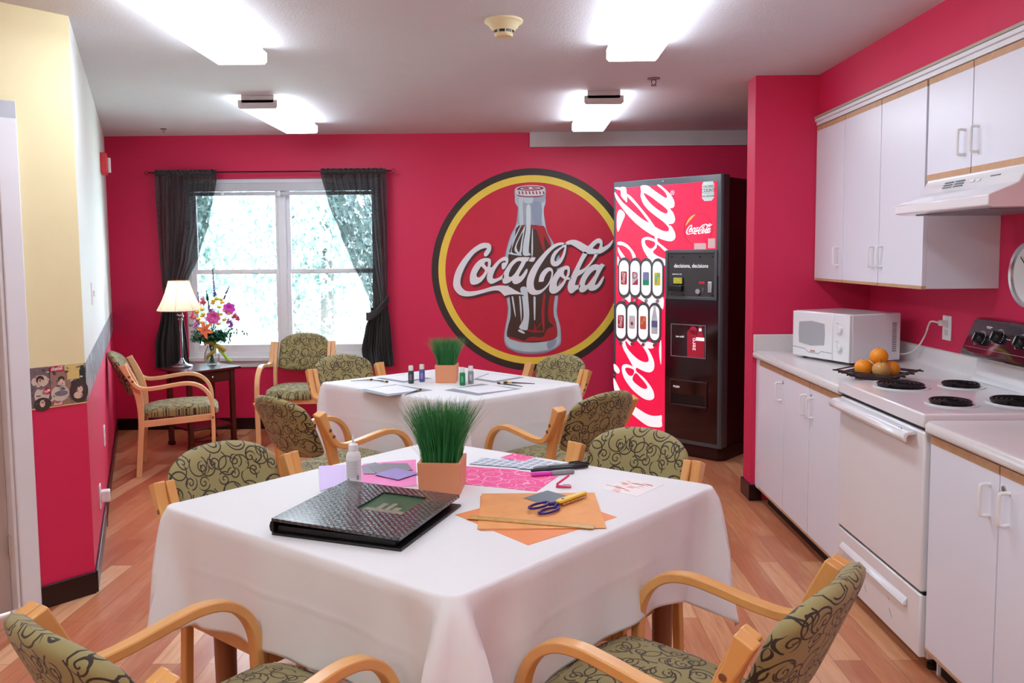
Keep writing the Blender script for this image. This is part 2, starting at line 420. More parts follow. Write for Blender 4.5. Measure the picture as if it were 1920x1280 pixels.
# ---- door at the far left edge: casing and door leaf
M_door = mat('door_paint', (196, 178, 172), .4, noise=.05, nscale=4)
n_in = Vector((du.y, -du.x, 0))      # towards the room
def dpt(s, o): p = LA+DDIR*s+n_in*o; return (p.x, p.y)
bm = nb()
w0 = .225
for s0, s1, o0, o1 in ((w0, w0+.075, 0, .018), (w0+.075, w0+.09, -.1, .008)):
    prism(bm, [dpt(s0, o0), dpt(s0, o1), dpt(s1, o1), dpt(s1, o0)], 0, 2.14, 'z')
for s0, s1, o0, o1 in ((1.245, 1.33, 0, .018),):
    prism(bm, [dpt(s0, o0), dpt(s0, o1), dpt(s1, o1), dpt(s1, o0)], 0, 2.14, 'z')
prism(bm, [dpt(w0, 0), dpt(w0, .018), dpt(1.33, .018), dpt(1.33, 0)], 2.065, 2.14, 'z')
struct('trim_3', bm, M_trimw, bevel=.004)
bm = nb()
prism(bm, [dpt(w0+.09, -.10), dpt(w0+.09, -.055), dpt(1.25, -.055), dpt(1.25, -.10)], .01, 2.065, 'z')
d1 = struct('door_1', bm, M_door, bevel=.003)
bm = nb(); q = dpt(w0+.091, -.04); tube(bm, [(q[0], q[1], .25), (q[0], q[1], .34)], .008); tube(bm, [(q[0], q[1], 1.75), (q[0], q[1], 1.84)], .008)
hg = obj('hinge', bm, M_chrome, d1, smooth=True)

# ================================================================ WINDOW
bm = nb(); fr = .055; y0, y1 = YB+.02, YB+.10
def ring_box(bm, x0, x1, z0, z1, w, y0, y1, wb=None):
    wb = wb or w
    box(bm, x0, x0+w, y0, y1, z0, z1); box(bm, x1-w, x1, y0, y1, z0, z1); box(bm, x0+w, x1-w, y0, y1, z1-w, z1); box(bm, x0+w, x1-w, y0, y1, z0, z0+wb)
win = struct('window_1', nb(), M_trimw)
bm = nb(); ring_box(bm, WX0, WX1, WZ0, WZ1, fr, y0, y1); XM = -2.02
box(bm, XM-.03, XM+.03, y0, y1, WZ0+fr, WZ1-fr); obj('window_frame', bm, M_trimw, win, bevel=.004)
MT = 1.37
for a, b in ((WX0+fr, XM-.03), (XM+.03, WX1-fr)):
    bm = nb(); ring_box(bm, a, b, WZ0+fr, MT+.02, .035, y0+.015, y0+.045, .06)
    box(bm, a+.2, a+.24, y0+.008, y0+.018, MT+.0, MT+.018); obj('lower_sash', bm, M_trimw, win, bevel=.003)
    bm = nb(); ring_box(bm, a, b, MT-.02, WZ1-fr, .035, y0+.045, y0+.075); obj('upper_sash', bm, M_trimw, win, bevel=.003)
t = NT('window_glass'); t.n.remove(t.p); g = t.node('ShaderNodeBsdfTransparent'); gl = t.node('ShaderNodeBsdfGlossy'); gl.inputs['Roughness'].default_value = .02
fr_ = t.node('ShaderNodeFresnel'); fr_.inputs[0].default_value = 1.45; mx = t.node('ShaderNodeMixShader')
t.lk(fr_.outputs[0], mx.inputs[0]); t.lk(g.outputs[0], mx.inputs[1]); t.lk(gl.outputs[0], mx.inputs[2]); t.lk(mx.outputs[0], t.n['Material Output'].inputs[0]); M_glass = t.m
bm = nb(); box(bm, WX0+.06, WX1-.06, y0+.05, y0+.053, WZ0+.06, WZ1-.06); obj('pane', bm, M_glass, win)
bm = nb(); box(bm, WX0-.02, WX1+.02, YB-.035, YB+.03, WZ0-.022, WZ0+.012); box(bm, WX0-.0, WX1+.0, YB-.014, YB, WZ0-.075, WZ0-.022)
obj('window_sill', bm, M_trimw, win, bevel=.004)
tagw = bm = nb(); box(bm, WX0+.03, WX1-.03, YB-.03, YB+.012, 2.055, 2.125); box(bm, WX0+.04, WX1-.04, YB-.024, YB+.008, 2.02, 2.05)
bl = thing('window_blind', 'raised white blind packed under the top of the window', 'blind', (-2.0, YB-.01, 2.02))
obj('headrail', bm, mat('blind_white', (196, 196, 204), .4), bl, world=True, bevel=.004)
for x in (-2.5, -2.02, -1.56): bm = nb(); box(bm, x-.012, x+.012, YB-.034, YB-.03, 2.015, 2.055); obj('bracket', bm, M_plastic, bl, world=True)

# ================================================================ OUTSIDE
w = bpy.data.worlds.new('world'); SC.world = w; w.use_nodes = True
nt = w.node_tree; bg = nt.nodes['Background']; bg.inputs[0].default_value = (.70, .84, 1, 1); bg.inputs[1].default_value = 9
bm = nb(); box(bm, -14, 10, 7.2, 24, -.6, -.5); struct('ground_outside', bm, mat('lawn', (205, 228, 205), .9, noise=.2))
def tree(loc, r, h, col, label):
    root = thing('tree', label, 'tree', loc, 0, 'bright trees outside the window')
    bm = nb(); tube(bm, [(0, 0, -.5), (.05, 0, h*.4), (0, .05, h*.8)], [.12, .09, .04]); obj('trunk', bm, mat('bark', (120, 116, 112), .9), root, smooth=True)
    bm = nb()
    for k in range(5200):
        u = random.random()*2*pi; c = random.uniform(-1, 1); rr = r*random.random()**.5
        p = Vector((rr*cos(u)*sqrt(1-c*c), rr*sin(u)*sqrt(1-c*c), h*.62+rr*c*1.9))
        s = random.uniform(.035, .075); M = Matrix.Translation(p) @ Matrix.Rotation(random.random()*6, 4, 'Z') @ Matrix.Rotation(random.random()*3, 4, 'X')
        vs = [bm.verts.new(M @ Vector(q)) for q in ((0, -s, 0), (s*.6, 0, 0), (0, s, 0), (-s*.6, 0, 0))]; bm.faces.new(vs)
    obj('foliage', bm, mat('leaf_%d' % col[0], col, .7, noise=.2, nscale=1), root)
for i, (x, y, r, h, c) in enumerate(((-4.7, 11.2, .92, 2.6, (163, 192, 183)), (-2.75, 11.4, .95, 2.8, (173, 200, 193)), (-3.75, 13.4, .98, 3.0, (152, 182, 173)), (-5.85, 13.6, 1.0, 3.2, (173, 200, 193)), (-1.7, 13.5, .98, 2.8, (152, 182, 173)))):
    tree((x, y, 0), r, h, c, ['nearer pale leafy tree seen through the left window half', 'nearer pale leafy tree seen through the right window half', 'farther pale tree behind the middle of the window', 'farther pale tree behind the left edge of the window', 'farther pale tree behind the right edge of the window'][i])

# ================================================================ CEILING THINGS
def lens_mat(name, col, st):
    t = NT(name); t.p.inputs['Base Color'].default_value = lin((240, 240, 240)); t.p.inputs['Emission Color'].default_value = lin(col)
    t.p.inputs['Emission Strength'].default_value = st; return t.m
M_lens = lens_mat('lamp_lens', (228, 242, 251), 8.5)
M_fix = mat('fixture_metal', (214, 204, 206), .4, noise=.02)
def ceiling_light(x, y, L, label, W=.25):
    r = thing('ceiling_light', label, 'ceiling light', (x, y, ZC-.085), 0, 'fluorescent ceiling lights')
    bm = nb(); box(bm, -W*.42, W*.42, 0, L, .035, .085); obj('housing', bm, M_fix, r, bevel=.003)
    bm = nb(); pr_ = [(-W/2, .055), (-W/2, .012), (-W/2+.012, 0), (W/2-.012, 0), (W/2, .012), (W/2, .055)]
    prism(bm, pr_, .012, L-.012, 'y'); obj('lens', bm, M_lens, r)
    bm = nb(); prism(bm, pr_, 0, .0115, 'y'); obj('end_cap', bm, M_fix, r)
    bm = nb(); prism(bm, pr_, L-.0115, L, 'y'); obj('end_cap', bm, M_fix, r)
    return r
ceiling_light(-1.35, 2.83, 1.2, 'fluorescent ceiling light at top left, cut off by the frame')
ceiling_light(.575, 2.84, 1.2, 'fluorescent ceiling light at top right, cut off by the frame')
ceiling_light(-1.655, 5.2, 1.06, 'fluorescent ceiling light nearest the window, left of centre')
ceiling_light(.56, 5.16, 1.14, 'fluorescent ceiling light nearest the vending machine')
for x, y in ((-1.35, .2), (.575, .2), (-1.35, -2.2), (.575, -2.2)):  # added fixtures, unseen behind the camera, to brighten the room
    ceiling_light(x, y, 1.2, 'added fluorescent ceiling light behind the camera, out of view')
r = thing('smoke_detector', 'cream round smoke detector on the ceiling', 'smoke detector', (-.05, 3.62, ZC))
M_smoke = mat('smoke_cream', (232, 220, 176), .5)
bm = nb(); lathe(bm, [(0, 0), (.085, 0), (.085, -.008), (.07, -.016), (.062, -.03), (.05, -.042), (.046, -.046)], 32, closed=False); obj('base', bm, M_smoke, r, smooth=40)
bm = nb(); lathe(bm, [(.04, -.044), (.038, -.056)], 32, closed=False); obj('vent_slot', bm, M_black, r, smooth=True)
bm = nb(); lathe(bm, [(.04, -.056), (.041, -.062), (.036, -.07), (0, -.072)], 32, closed=False)
for k in range(8): a = k*pi/4+.2; box(bm, .037, .0415, -.003, .003, -.058, -.044, Matrix.Rotation(a, 4, 'Z'))
obj('sensor_cap', bm, M_smoke, r, smooth=40)
def sprinkler(x, y, label, s=1.):
    r = thing('ceiling_sprinkler', label, 'sprinkler', (x, y, ZC), 0); m = mat('sprinkler_metal', (120, 96, 96), .3, .8)
    bm = nb(); lathe(bm, [(0, 0), (.035*s, 0), (.033*s, -.005), (.012*s, -.008)], 20, closed=False); obj('escutcheon', bm, m, r, smooth=True)
    bm = nb()
    for q in (-1, 1): tube(bm, [(q*.008*s, 0, -.006*s), (q*.013*s, 0, -.02*s), (q*.006*s, 0, -.034*s)], .0025*s)
    lathe(bm, [(.003, -.034*s), (.016*s, -.036*s), (.016*s, -.039*s), (0, -.04*s)], 12); obj('deflector', bm, m, r, smooth=True)
sprinkler(.817, 4.82, 'small bronze sprinkler head near the kitchen pillar', 1.1)
sprinkler(-2.83, 6.5, 'tiny sprinkler head on the ceiling near the window', .7)

# ---- left wall fittings
ld = (LB-LA).normalized(); ln = Vector((ld.y, -ld.x, 0))
def lpt(s, o=0, z=0): p = LA+ld*s+ln*o; return Vector((p.x, p.y, z))
def lbox(bm, s0, s1, o0, o1, z0, z1):
    prism(bm, [(lpt(s0, o0).x, lpt(s0, o0).y), (lpt(s1, o0).x, lpt(s1, o0).y), (lpt(s1, o1).x, lpt(s1, o1).y), (lpt(s0, o1).x, lpt(s0, o1).y)], z0, z1, 'z')
r = thing('fire_alarm', 'red fire alarm strobe high on the left wall', 'fire alarm', lpt(2.75, 0, 2.1))
bm = nb(); lbox(bm, 2.66, 2.86, 0, .045, 2.12, 2.27); obj('housing', bm, mat('alarm_red', (206, 20, 40), .35), r, world=True, bevel=.006)
bm = nb(); lbox(bm, 2.82, 2.85, .045, .065, 2.14, 2.25); obj('strobe_lens', bm, M_plastic, r, world=True, bevel=.004)
bm = nb(); text_bm(bm, 'FIRE', .05, frame(lpt(2.735, .0465, 2.195), (0, 0, 1), -ld), .0004); obj('lettering', bm, M_plastic, r, world=True)
def plate(s, z, w, h, label, cat, name, cord=False):
    r = thing(name, label, cat, lpt(s, 0, z)); bm = nb(); lbox(bm, s-w/2, s+w/2, 0, .007, z-h/2, z+h/2); obj('plate', bm, M_plastic, r, world=True, bevel=.002)
    return r
r = plate(.75, 1.315, .075, .115, 'white light switch above the border on the left wall', 'light switch', 'light_switch')
bm = nb(); lbox(bm, .742, .758, .007, .018, 1.30, 1.33); obj('toggle', bm, M_plastic, r, world=True, bevel=.002)
r = plate(1.35, .44, .075, .12, 'white blank plate on the red part of the left wall', 'wall plate', 'wall_plate')
bm = nb(); lbox(bm, 1.34, 1.36, .007, .009, .455, .475); lbox(bm, 1.34, 1.36, .007, .009, .405, .425); obj('socket', bm, mat('socket_grey', (180, 176, 176), .5), r, world=True)
r = plate(.62, .27, .075, .12, 'white outlet with a plugged-in adapter low on the left wall', 'outlet', 'wall_outlet')
bm = nb(); lbox(bm, .595, .645, .007, .05, .24, .30); obj('adapter', bm, M_plastic, r, world=True, bevel=.006)
bm = nb(); tube(bm, smooth_path([lpt(.62, .03, .24), lpt(.63, .035, .2), lpt(.66, .03, .14), lpt(.64, .03, .1)], 5), .003, 6); obj('cord', bm, mat('cord_grey', (90, 88, 92), .5), r, world=True, smooth=True)
# ================================================================ KITCHEN
CF = 1.43      # cabinet door face X
def pull(name, X, y, z, parent, L=.096, out=.03):
    """white U-shaped pull on a face that looks towards -X"""
    bm = nb(); pts = smooth_path([(X, y, z-L/2), (X-out*.75, y, z-L/2), (X-out, y, z-L/2+.012), (X-out, y, z+L/2-.012), (X-out*.75, y, z+L/2), (X, y, z+L/2)], 4)
    tube(bm, pts, .0058, 8); return obj(name, bm, M_plastic, parent, world=True, smooth=True)
def lock(X, y, z, parent):
    bm = nb(); lathe(bm, [(0, .004), (.009, .004), (.010, 0)], 16, M=Matrix.Translation((X, y, z)) @ Matrix.Rotation(-pi/2, 4, 'Y')); box(bm, X-.005, X-.0035, y-.001, y+.001, z-.006, z+.006)
    return obj('lock', bm, M_chrome, parent, world=True)
def base_cab(y0, y1, doors, label):
    r = thing('base_cabinet', label, 'cabinet', (1.75, (y0+y1)/2, 0), 0, 'white base cabinets')
    bm = nb(); box(bm, CF+.02, XR-.005, y0+.001, y1-.001, .09, .87); obj('body', bm, M_white, r, world=True)
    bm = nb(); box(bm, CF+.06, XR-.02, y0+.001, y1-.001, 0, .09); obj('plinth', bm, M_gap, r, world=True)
    for a, b, hy in doors:
        bm = nb(); box(bm, CF, CF+.018, a+.0015, b-.0015, .105, .835)
        d = obj('door', bm, M_white, r, world=True, bevel=.0012)
        for e0, e1 in ((.835, .862), (.093, .105)): bm = nb(); box(bm, CF-.001, CF+.018, a+.0015, b-.0015, e0, e1); e = obj('edge_strip', bm, M_oak, d, world=True)
        if hy: pull('handle', CF, hy, .745, d)
    return r
r = base_cab(4.262, 4.70, [(4.262, 4.70, 4.315)], 'single-door white base cabinet next to the red pillar')
lock(CF, 4.28, .80, r)
bm = nb(); box(bm, CF+.001, CF+.02, 4.70, PY-.001, .09, .865); obj('filler', bm, M_white, r, world=True)
r = base_cab(3.505, 4.260, [(3.892, 4.260, 3.935), (3.505, 3.889, 3.845)], 'double-door white base cabinet between the single cabinet and the stove')
lock(CF, 3.865, .80, r)
r = base_cab(1.93, 2.742, [(2.345, 2.742, 2.39), (1.93, 2.342, 2.295)], 'double-door white base cabinet at the right edge, near side of the stove')
lock(CF, 2.32, .80, r)
base_cab(.6, 1.92, [(1.27, 1.92, 1.87), (.6, 1.265, 1.25)], 'white base cabinet out of the picture at the right')
bm = nb(); box(bm, CF+.05, CF+.4, 2.742, 2.752, 0, .10); 
o = obj('panel', bm, M_white, None); tag(o, 'short white filler panel at floor level beside the stove', 'panel')
def worktop(y0, y1, label, back):
    r = thing('worktop', label, 'worktop', (1.75, (y0+y1)/2, .87))
    bm = nb(); prism(bm, [(CF-.022, .878), (CF-.022, .900), (CF-.014, .912), (CF-.002, .915), (XR, .912), (XR, .87), (CF-.012, .87)], y0, y1, 'y')
    obj('slab', bm, M_counter, r, world=True, bevel=.003)
    bm = nb(); prism(bm, [(XR-.03, .91), (XR-.045, .912), (XR-.024, .925), (XR-.02, .95), (XR-.02, 1.008), (XR-.012, 1.014), (XR-.0005, 1.014), (XR-.0005, .91)], y0, y1-(.02 if back else 0), 'y')
    if back: box(bm, CF-.02, XR-.02, y1-.02, y1-.0005, .91, 1.012)
    obj('backsplash', bm, M_counter, r, world=True, bevel=.003)
worktop(3.503, PY, 'pale worktop with splashback under the microwave and fruit', True)
worktop(.6, 2.742, 'pale worktop at the right edge, near side of the stove', False)

# ---- stove
SY0, SY1 = 2.755, 3.498; SF = CF-.012
r = thing('stove', 'white electric stove with four coil burners and black control panel', 'stove', (1.75, (SY0+SY1)/2, 0))
bm = nb(); box(bm, SF+.03, XR-.01, SY0+.003, SY1-.003, .05, .88); obj('body', bm, M_enamel, r, world=True, bevel=.003)
for y in (SY0+.04, SY1-.04): bm = nb(); lathe(bm, [(.02, 0), (.02, .015), (.009, .02), (.009, .05)], 12, (SF+.07, y, 0)); obj('foot', bm, M_black, r, world=True)
bm = nb(); box(bm, SF-.008, XR-.06, SY0, SY1, .885, .935); top = obj('cooktop', bm, M_enamel, r, world=True, bevel=.006)
bm = nb(); prism(bm, [(XR-.115, .935), (XR-.09, .96), (XR-.085, 1.04), (XR-.085, 1.05), (XR-.01, 1.05), (XR-.01, .935)], SY0, SY1, 'y'); obj('splash_panel', bm, M_enamel, r, world=True, bevel=.004)
bm = nb(); prism(bm, [(XR-.155, 1.045), (XR-.16, 1.06), (XR-.10, 1.20), (XR-.08, 1.21), (XR-.01, 1.21), (XR-.01, 1.045)], SY0-.005, SY1+.005, 'y')
M_gloss = mat('black_glass', (12, 11, 20), .08, noise=.0, coat=1)
cp = obj('control_panel', bm, M_gloss, r, world=True, bevel=.012, seg=3)
sl = Vector((XR-.10-(XR-.16), 0, .14)).normalized(); nrm = Vector((-sl.z, 0, sl.x))
def cpM(y, s): return frame(Vector((XR-.16, y, 1.06))+sl*s+nrm*.0005, (0, -1, 0), sl)
for y, s in ((3.40, .072), (3.285, .090), (3.13, .085), (2.97, .09), (2.85, .07)):
    M = cpM(y, s)
    bm = nb(); lathe(bm, [(.0, .022), (.019, .022), (.024, .016), (.026, 0)], 20, M=M); box(bm, -.005, .005, -.02, .02, .018, .03, M)
    k = obj('knob', bm, M_black, cp, world=True, smooth=35)
    bm = nb()
    for a in range(-9, 10):
        an = a*.26+.2; mm = M @ Matrix.Rotation(an, 4, 'Z'); box(bm, -.0008, .0008, .031, .036, 0, .001, mm)
    shape_bm(bm, [[(x*.9, y_*.9) for x, y_ in ell(0, 0, .0015, .017)]], .0003, M @ Matrix.Translation((0, 0, .0305)), False)
    obj('dial_marks', bm, M_plastic, k, world=True)
bm = nb(); text_bm(bm, 'Tappan', .016, cpM(3.38, .122) @ Matrix.Scale(.8, 4), .0003) if False else None
box(bm, -.02, .02, -.0015, .0015, 0, .0008, cpM(3.37, .128)); box(bm, -.014, .014, -.001, .001, 0, .0008, cpM(3.37, .122)); box(bm, -.012, .012, -.001, .001, 0, .0008, cpM(3.21, .088))
obj('panel_print', bm, M_plastic, cp, world=True)
bm = nb(); box(bm, -.36, .36, -.001, .001, 0, .0006, cpM((SY0+SY1)/2, .03)); obj('panel_line', bm, M_chrome, cp, world=True)
# burners
def burner(x, y, R):
    c = (x, y, .9355)
    bm = nb(); lathe(bm, [(R+.012, 0), (R+.012, .003), (R+.004, .0035), (R-.006, .0015)], 32, c, closed=False); obj('trim_ring', bm, M_enamel, top, world=True, smooth=True)
    bm = nb(); lathe(bm, [(R+.001, .0025), (R-.004, .0012), (R*.4, .0006), (0, .0006)], 32, c, closed=False); obj('drip_pan', bm, mat('drip_pan_grey', (92, 84, 92), .25, .5), top, world=True, smooth=True)
    bm = nb(); turns = 4.6 if R > .085 else 3.6; n = int(turns*26)
    tube(bm, [(x+(.018+(R-.022)*k/n)*cos(2*pi*turns*k/n), y+(.018+(R-.022)*k/n)*sin(2*pi*turns*k/n), .9465+(.0) ) for k in range(n+1)], .0052, 6)
    for a in (0, 2.09, 4.19): box(bm, .01, R-.004, -.0015, .0015, .9375, .943, Matrix.Translation((x, y, 0)) @ Matrix.Rotation(a, 4, 'Z'))
    obj('coil_burner', bm, M_coil, top, world=True, smooth=40)
burner(1.605, 3.325, .098); burner(1.855, 3.325, .078); burner(1.605, 2.94, .078); burner(1.855, 2.94, .098)
# oven door + handle + drawer
bm = nb(); box(bm, SF, SF+.04, SY0+.006, SY1-.006, .295, .87); od = obj('oven_door', bm, M_enamel, r, world=True, bevel=.008, seg=3)
bm = nb(); prism(bm, [(SF-.044, .822), (SF-.050, .836), (SF-.046, .852), (SF-.03, .858), (SF-.0, .862), (SF-.0, .848), (SF-.03, .846), (SF-.036, .835), (SF-.034, .822)], SY0+.06, SY1+.0, 'y')
obj('oven_handle', bm, M_enamel, od, world=True, bevel=.003)
for y in (SY0+.12, SY1-.1): bm = nb(); lathe(bm, [(0, .003), (.005, .003), (.006, 0)], 10, M=Matrix.Translation((SF-.03, y, .8585))); obj('screw', bm, M_chrome, od, world=True)
bm = nb(); box(bm, SF+.002, SF+.04, SY0+.006, SY1-.006, .055, .285)
dr = obj('storage_drawer', bm, M_enamel, r, world=True, bevel=.006)
bm = nb(); prism(bm, [(SF+.002, .205), (SF-.014, .205), (SF-.016, .211), (SF+.002, .235)], SY0+.1, SY1-.06, 'y'); obj('drawer_grip', bm, M_enamel, dr, world=True, bevel=.002)
bm = nb()
for y, z, l, a in ((3.0, .17, .02, .5), (3.2, .12, .03, .9), (2.98, .12, .035, .8), (3.34, .10, .02, .9)): box(bm, -.0003, .0008, -l/2, l/2, -.0006, .0006, Matrix.Translation((SF+.0015, y, z)) @ Matrix.Rotation(a, 4, 'X'))
obj('scuff', bm, mat('scuff_grey', (110, 108, 112), .6), dr, world=True)
bm = nb(); box(bm, SF+.012, SF+.03, SY0+.005, SY1-.005, .284, .297); obj('gap_shade', bm, M_gap, r, world=True); bm = nb(); box(bm, SF+.01, SF+.03, SY0+.005, SY1-.005, .868, .888); obj('gap_shade', bm, M_gap, r, world=True)  # near-black strips paint the shade in the gaps around the oven door

# ---- upper cabinets
UF = 1.765
def upper(y0, y1, z0, z1, doors, hz, label):
    r = thing('wall_cabinet', label, 'cabinet', (XR, (y0+y1)/2, z0), 0, 'white wall cabinets')
    bm = nb(); box(bm, UF+.019, XR-.001, y0, y1, z0, z1); obj('body', bm, M_white, r, world=True)
    for a, b, hy in doors:
        bm = nb(); box(bm, UF, UF+.018, a+.0015, b-.0015, z0+.012, z1-.03); d = obj('door', bm, M_white, r, world=True, bevel=.0012)
        for e0, e1 in ((z1-.03, z1-.005), (z0-.002, z0+.012+(.012 if hz > 1.6 else 0))): bm = nb(); box(bm, UF-.001, UF+.018, a+.0015, b-.0015, e0, e1); obj('edge_strip', bm, M_oak, d, world=True)
        pull('handle', UF, hy, hz, d)
    return r
UZ0, UZ1 = 1.335, 2.235
upper(4.36, PY-.0, UZ0, UZ1, [(4.36, 4.765, 4.41)], UZ0+.14, 'single-door white wall cabinet against the red pillar')
upper(3.50, 4.358, UZ0, UZ1, [(3.93, 4.358, 3.975), (3.50, 3.927, 3.885)], UZ0+.14, 'double-door white wall cabinet left of the range hood')
upper(2.74, 3.485, 1.80, UZ1, [(3.15, 3.485, 3.195), (2.74, 3.147, 3.105)], 1.925, 'short double-door white wall cabinet over the range hood')
upper(1.5, 2.735, UZ0, UZ1, [(2.12, 2.735, 2.7), (1.5, 2.117, 2.08)], UZ0+.14, 'white wall cabinet out of the picture at the right') if False else None
r = thing('crown_moulding', 'white and grey moulding strip along the top of the wall cabinets', 'moulding', (UF, 4, UZ1))
bm = nb(); box(bm, UF-.002, UF+.02, 2.2, PY, UZ1, UZ1+.022); box(bm, UF-.012, UF+.02, 2.2, PY, UZ1+.022, UZ1+.04); obj('board', bm, M_trimw, r, world=True, bevel=.002)
bm = nb(); box(bm, UF-.016, UF+.02, 2.2, PY, UZ1+.041, UZ1+.0525); obj('cap_strip', bm, mat('moulding_grey', (176, 168, 150), .5), r, world=True)

# ---- range hood
HY0, HY1, HX = 2.765, 3.44, 1.612
r = thing('range_hood', 'white range hood with vents under the short wall cabinet', 'range hood', (XR, 3.1, 1.655))
bm = nb(); prism(bm, [(UF-.02, 1.79), (UF-.05, 1.735), (HX, 1.692), (HX, 1.655), (HX+.02, 1.65), (XR-.005, 1.65), (XR-.005, 1.797), (UF-.02, 1.797)], HY0, HY1, 'y')
obj('shell', bm, M_enamel, r, world=True, bevel=.004)
bm = nb(); sn = Vector((.03, 0, .055)).normalized()
hm = lambda y, s: frame(Vector((UF-.05, y, 1.735))+sn*s+Vector((-.0015, 0, .001)), (0, -1, 0), sn)
for k in range(3):
    for y in (3.24, 3.16): box(bm, -.032, .032, -.0022, .0022, -.001, .002, hm(y, .018+k*.011))
obj('vent_slot', bm, mat('vent_grey', (120, 120, 124), .5), r, world=True)
for y in (3.07, 3.03): bm = nb(); box(bm, -.014, .014, -.006, .006, 0, .003, hm(y, .03)); obj('switch', bm, M_plastic, r, world=True, bevel=.001)
bm = nb(); box(bm, -.03, .03, -.002, .002, 0, .002, hm(2.93, .04)); obj('badge', bm, mat('badge_grey', (130, 130, 140), .4), r, world=True)
bm = nb(); box(bm, HX+.05, XR-.08, HY0+.08, HY1-.08, 1.645, 1.651); obj('filter_panel', bm, mat('filter_grey', (130, 126, 134), .4, .5), r, world=True)

# ---- microwave (turned to face the room)
A = Vector((1.545, 4.47, .915)); Bc = Vector((1.705, 4.085, .915))   # front bottom corners seen in the photo
# front face runs from A to Bc
du_ = (Bc-A).normalized(); MW = (Bc-A).length; MH, MD = .262, .345
r = thing('microwave', 'white microwave oven with two dials, on the worktop by the pillar', 'microwave', A, atan2(du_.y, du_.x))
bm = nb(); box(bm, 0, MW, .012, MD, .012, MH); obj('case', bm, M_enamel, r, bevel=.005)
for x in (.04, MW-.04):
    for y in (.05, MD-.04): bm = nb(); lathe(bm, [(.012, 0), (.012, .013)], 12, (x, y, 0)); obj('foot', bm, M_black, r)
dw = MW*.72
bm = nb(); box(bm, .002, dw-.001, -.006, .012, .014, MH-.002); dd = obj('door', bm, M_enamel, r, bevel=.004)
bm = nb(); wx0, wx1, wz0, wz1 = .055, dw-.06, .085, MH-.055
P = [(wx0, wz0+.004), ((wx0+wx1)/2, wz0-.006), (wx1, wz0+.004), (wx1+.004, (wz0+wz1)/2), (wx1, wz1-.004), ((wx0+wx1)/2, wz1+.006), (wx0, wz1-.004), (wx0-.004, (wz0+wz1)/2)]
prism(bm, P, -.0085, -.005, 'y'); obj('door_window', bm, mat('mesh_window', (176, 176, 182), .15, noise=.02, coat=.5), dd)
bm = nb(); pts = [(.004, .062), (.1, .055), (.125, .04), (.2, .038), (.22, .052), (dw-.004, .05)]
for a, b in zip(pts, pts[1:]):
    prism(bm, [(a[0], a[1]), (b[0], b[1]), (b[0], b[1]+.003), (a[0], a[1]+.003)], -.0066, -.0055, 'y')
obj('door_seam', bm, mat('seam_grey', (130, 128, 132), .5), dd)
bm = nb(); box(bm, .14, .175, -.0075, -.006, .046, .054); obj('badge', bm, mat('badge_red', (190, 120, 120), .4), dd)
bm = nb(); box(bm, dw+.001, MW-.002, -.006, .012, .014, MH-.002); pp = obj('control_panel', bm, M_enamel, r, bevel=.003)
for z in (.18, .085):
    bm = nb(); M = Matrix.Translation((dw+.05, -.006, z)) @ Matrix.Rotation(pi/2, 4, 'X'); lathe(bm, [(0, .016), (.017, .016), (.02, .012), (.021, 0)], 24, M=M); box(bm, -.003, .003, -.018, .018, .014, .02, M @ Matrix.Rotation(.3, 4, 'Z'))
    obj('dial', bm, M_enamel, pp, smooth=35)
    bm = nb()
    for k in range(7): a = k*.6+.3; box(bm, .026, .030, -.0006, .0006, 0, .0005, M @ Matrix.Rotation(a, 4, 'Z'))
    box(bm, -.03, -.008, .031, .033, 0, .0005, M); obj('dial_print', bm, mat('print_grey', (120, 120, 124), .6), pp)
bm = nb()
for k in range(15): box(bm, MW-.0005, MW+.001, MD-.06, MD-.03, .06+k*.0105, .0645+k*.0105)
obj('vent_slot', bm, mat('slot_dark', (90, 88, 96), .6), r)
# wall outlet with plug and cord
r = thing('wall_outlet', 'white wall outlet with the microwave plug, right of the microwave', 'outlet', (XR, 3.90, 1.12))
bm = nb(); box(bm, XR-.007, XR-.0005, 3.862, 3.938, 1.065, 1.185); obj('plate', bm, M_plastic, r, world=True, bevel=.002)
bm = nb(); 
for z in (1.148, 1.102): box(bm, XR-.010, XR-.007, 3.884, 3.916, z-.014, z+.014)
obj('socket', bm, mat('socket_white', (216, 212, 210), .4), r, world=True, bevel=.002)
bm = nb(); box(bm, XR-.04, XR-.010, 3.886, 3.914, 1.136, 1.162)
tube(bm, smooth_path([(XR-.04, 3.90, 1.149), (XR-.06, 3.93, 1.155), (XR-.05, 3.98, 1.14), (XR-.035, 4.05, 1.07), (XR-.05, 4.10, 1.0), (XR-.06, 4.18, .965), (XR-.08, 4.28, .95), (XR-.1, 4.33, .95)], 6), .0042, 8)
o = obj('power_cord', bm, M_cable, None, smooth=40); tag(o, 'white power cord curving from the wall outlet to the microwave', 'cord')
# wall clock rim at the right edge
r = thing('wall_clock', 'round silver-rimmed clock cut off by the right edge', 'clock', (XR, 3.245, 1.40))
M = Matrix.Translation((XR-.001, 3.245, 1.40)) @ Matrix.Rotation(-pi/2, 4, 'Y')
bm = nb(); lathe(bm, [(.145, 0), (.145, .02), (.135, .034), (.125, .03), (.122, .02)], 48, M=M, closed=False); obj('rim', bm, M_chrome, r, world=True, smooth=True)
bm = nb(); lathe(bm, [(.124, .004), (.124, .02), (0, .02)], 48, M=M, closed=False); f_ = obj('face', bm, M_plastic, r, world=True)
bm = nb(); box(bm, -.003, .003, 0, .07, .021, .023, M @ Matrix.Rotation(1, 4, 'Z')); box(bm, -.002, .002, 0, .1, .0235, .025, M @ Matrix.Rotation(-.8, 4, 'Z')); obj('hand', bm, M_black, r, world=True)

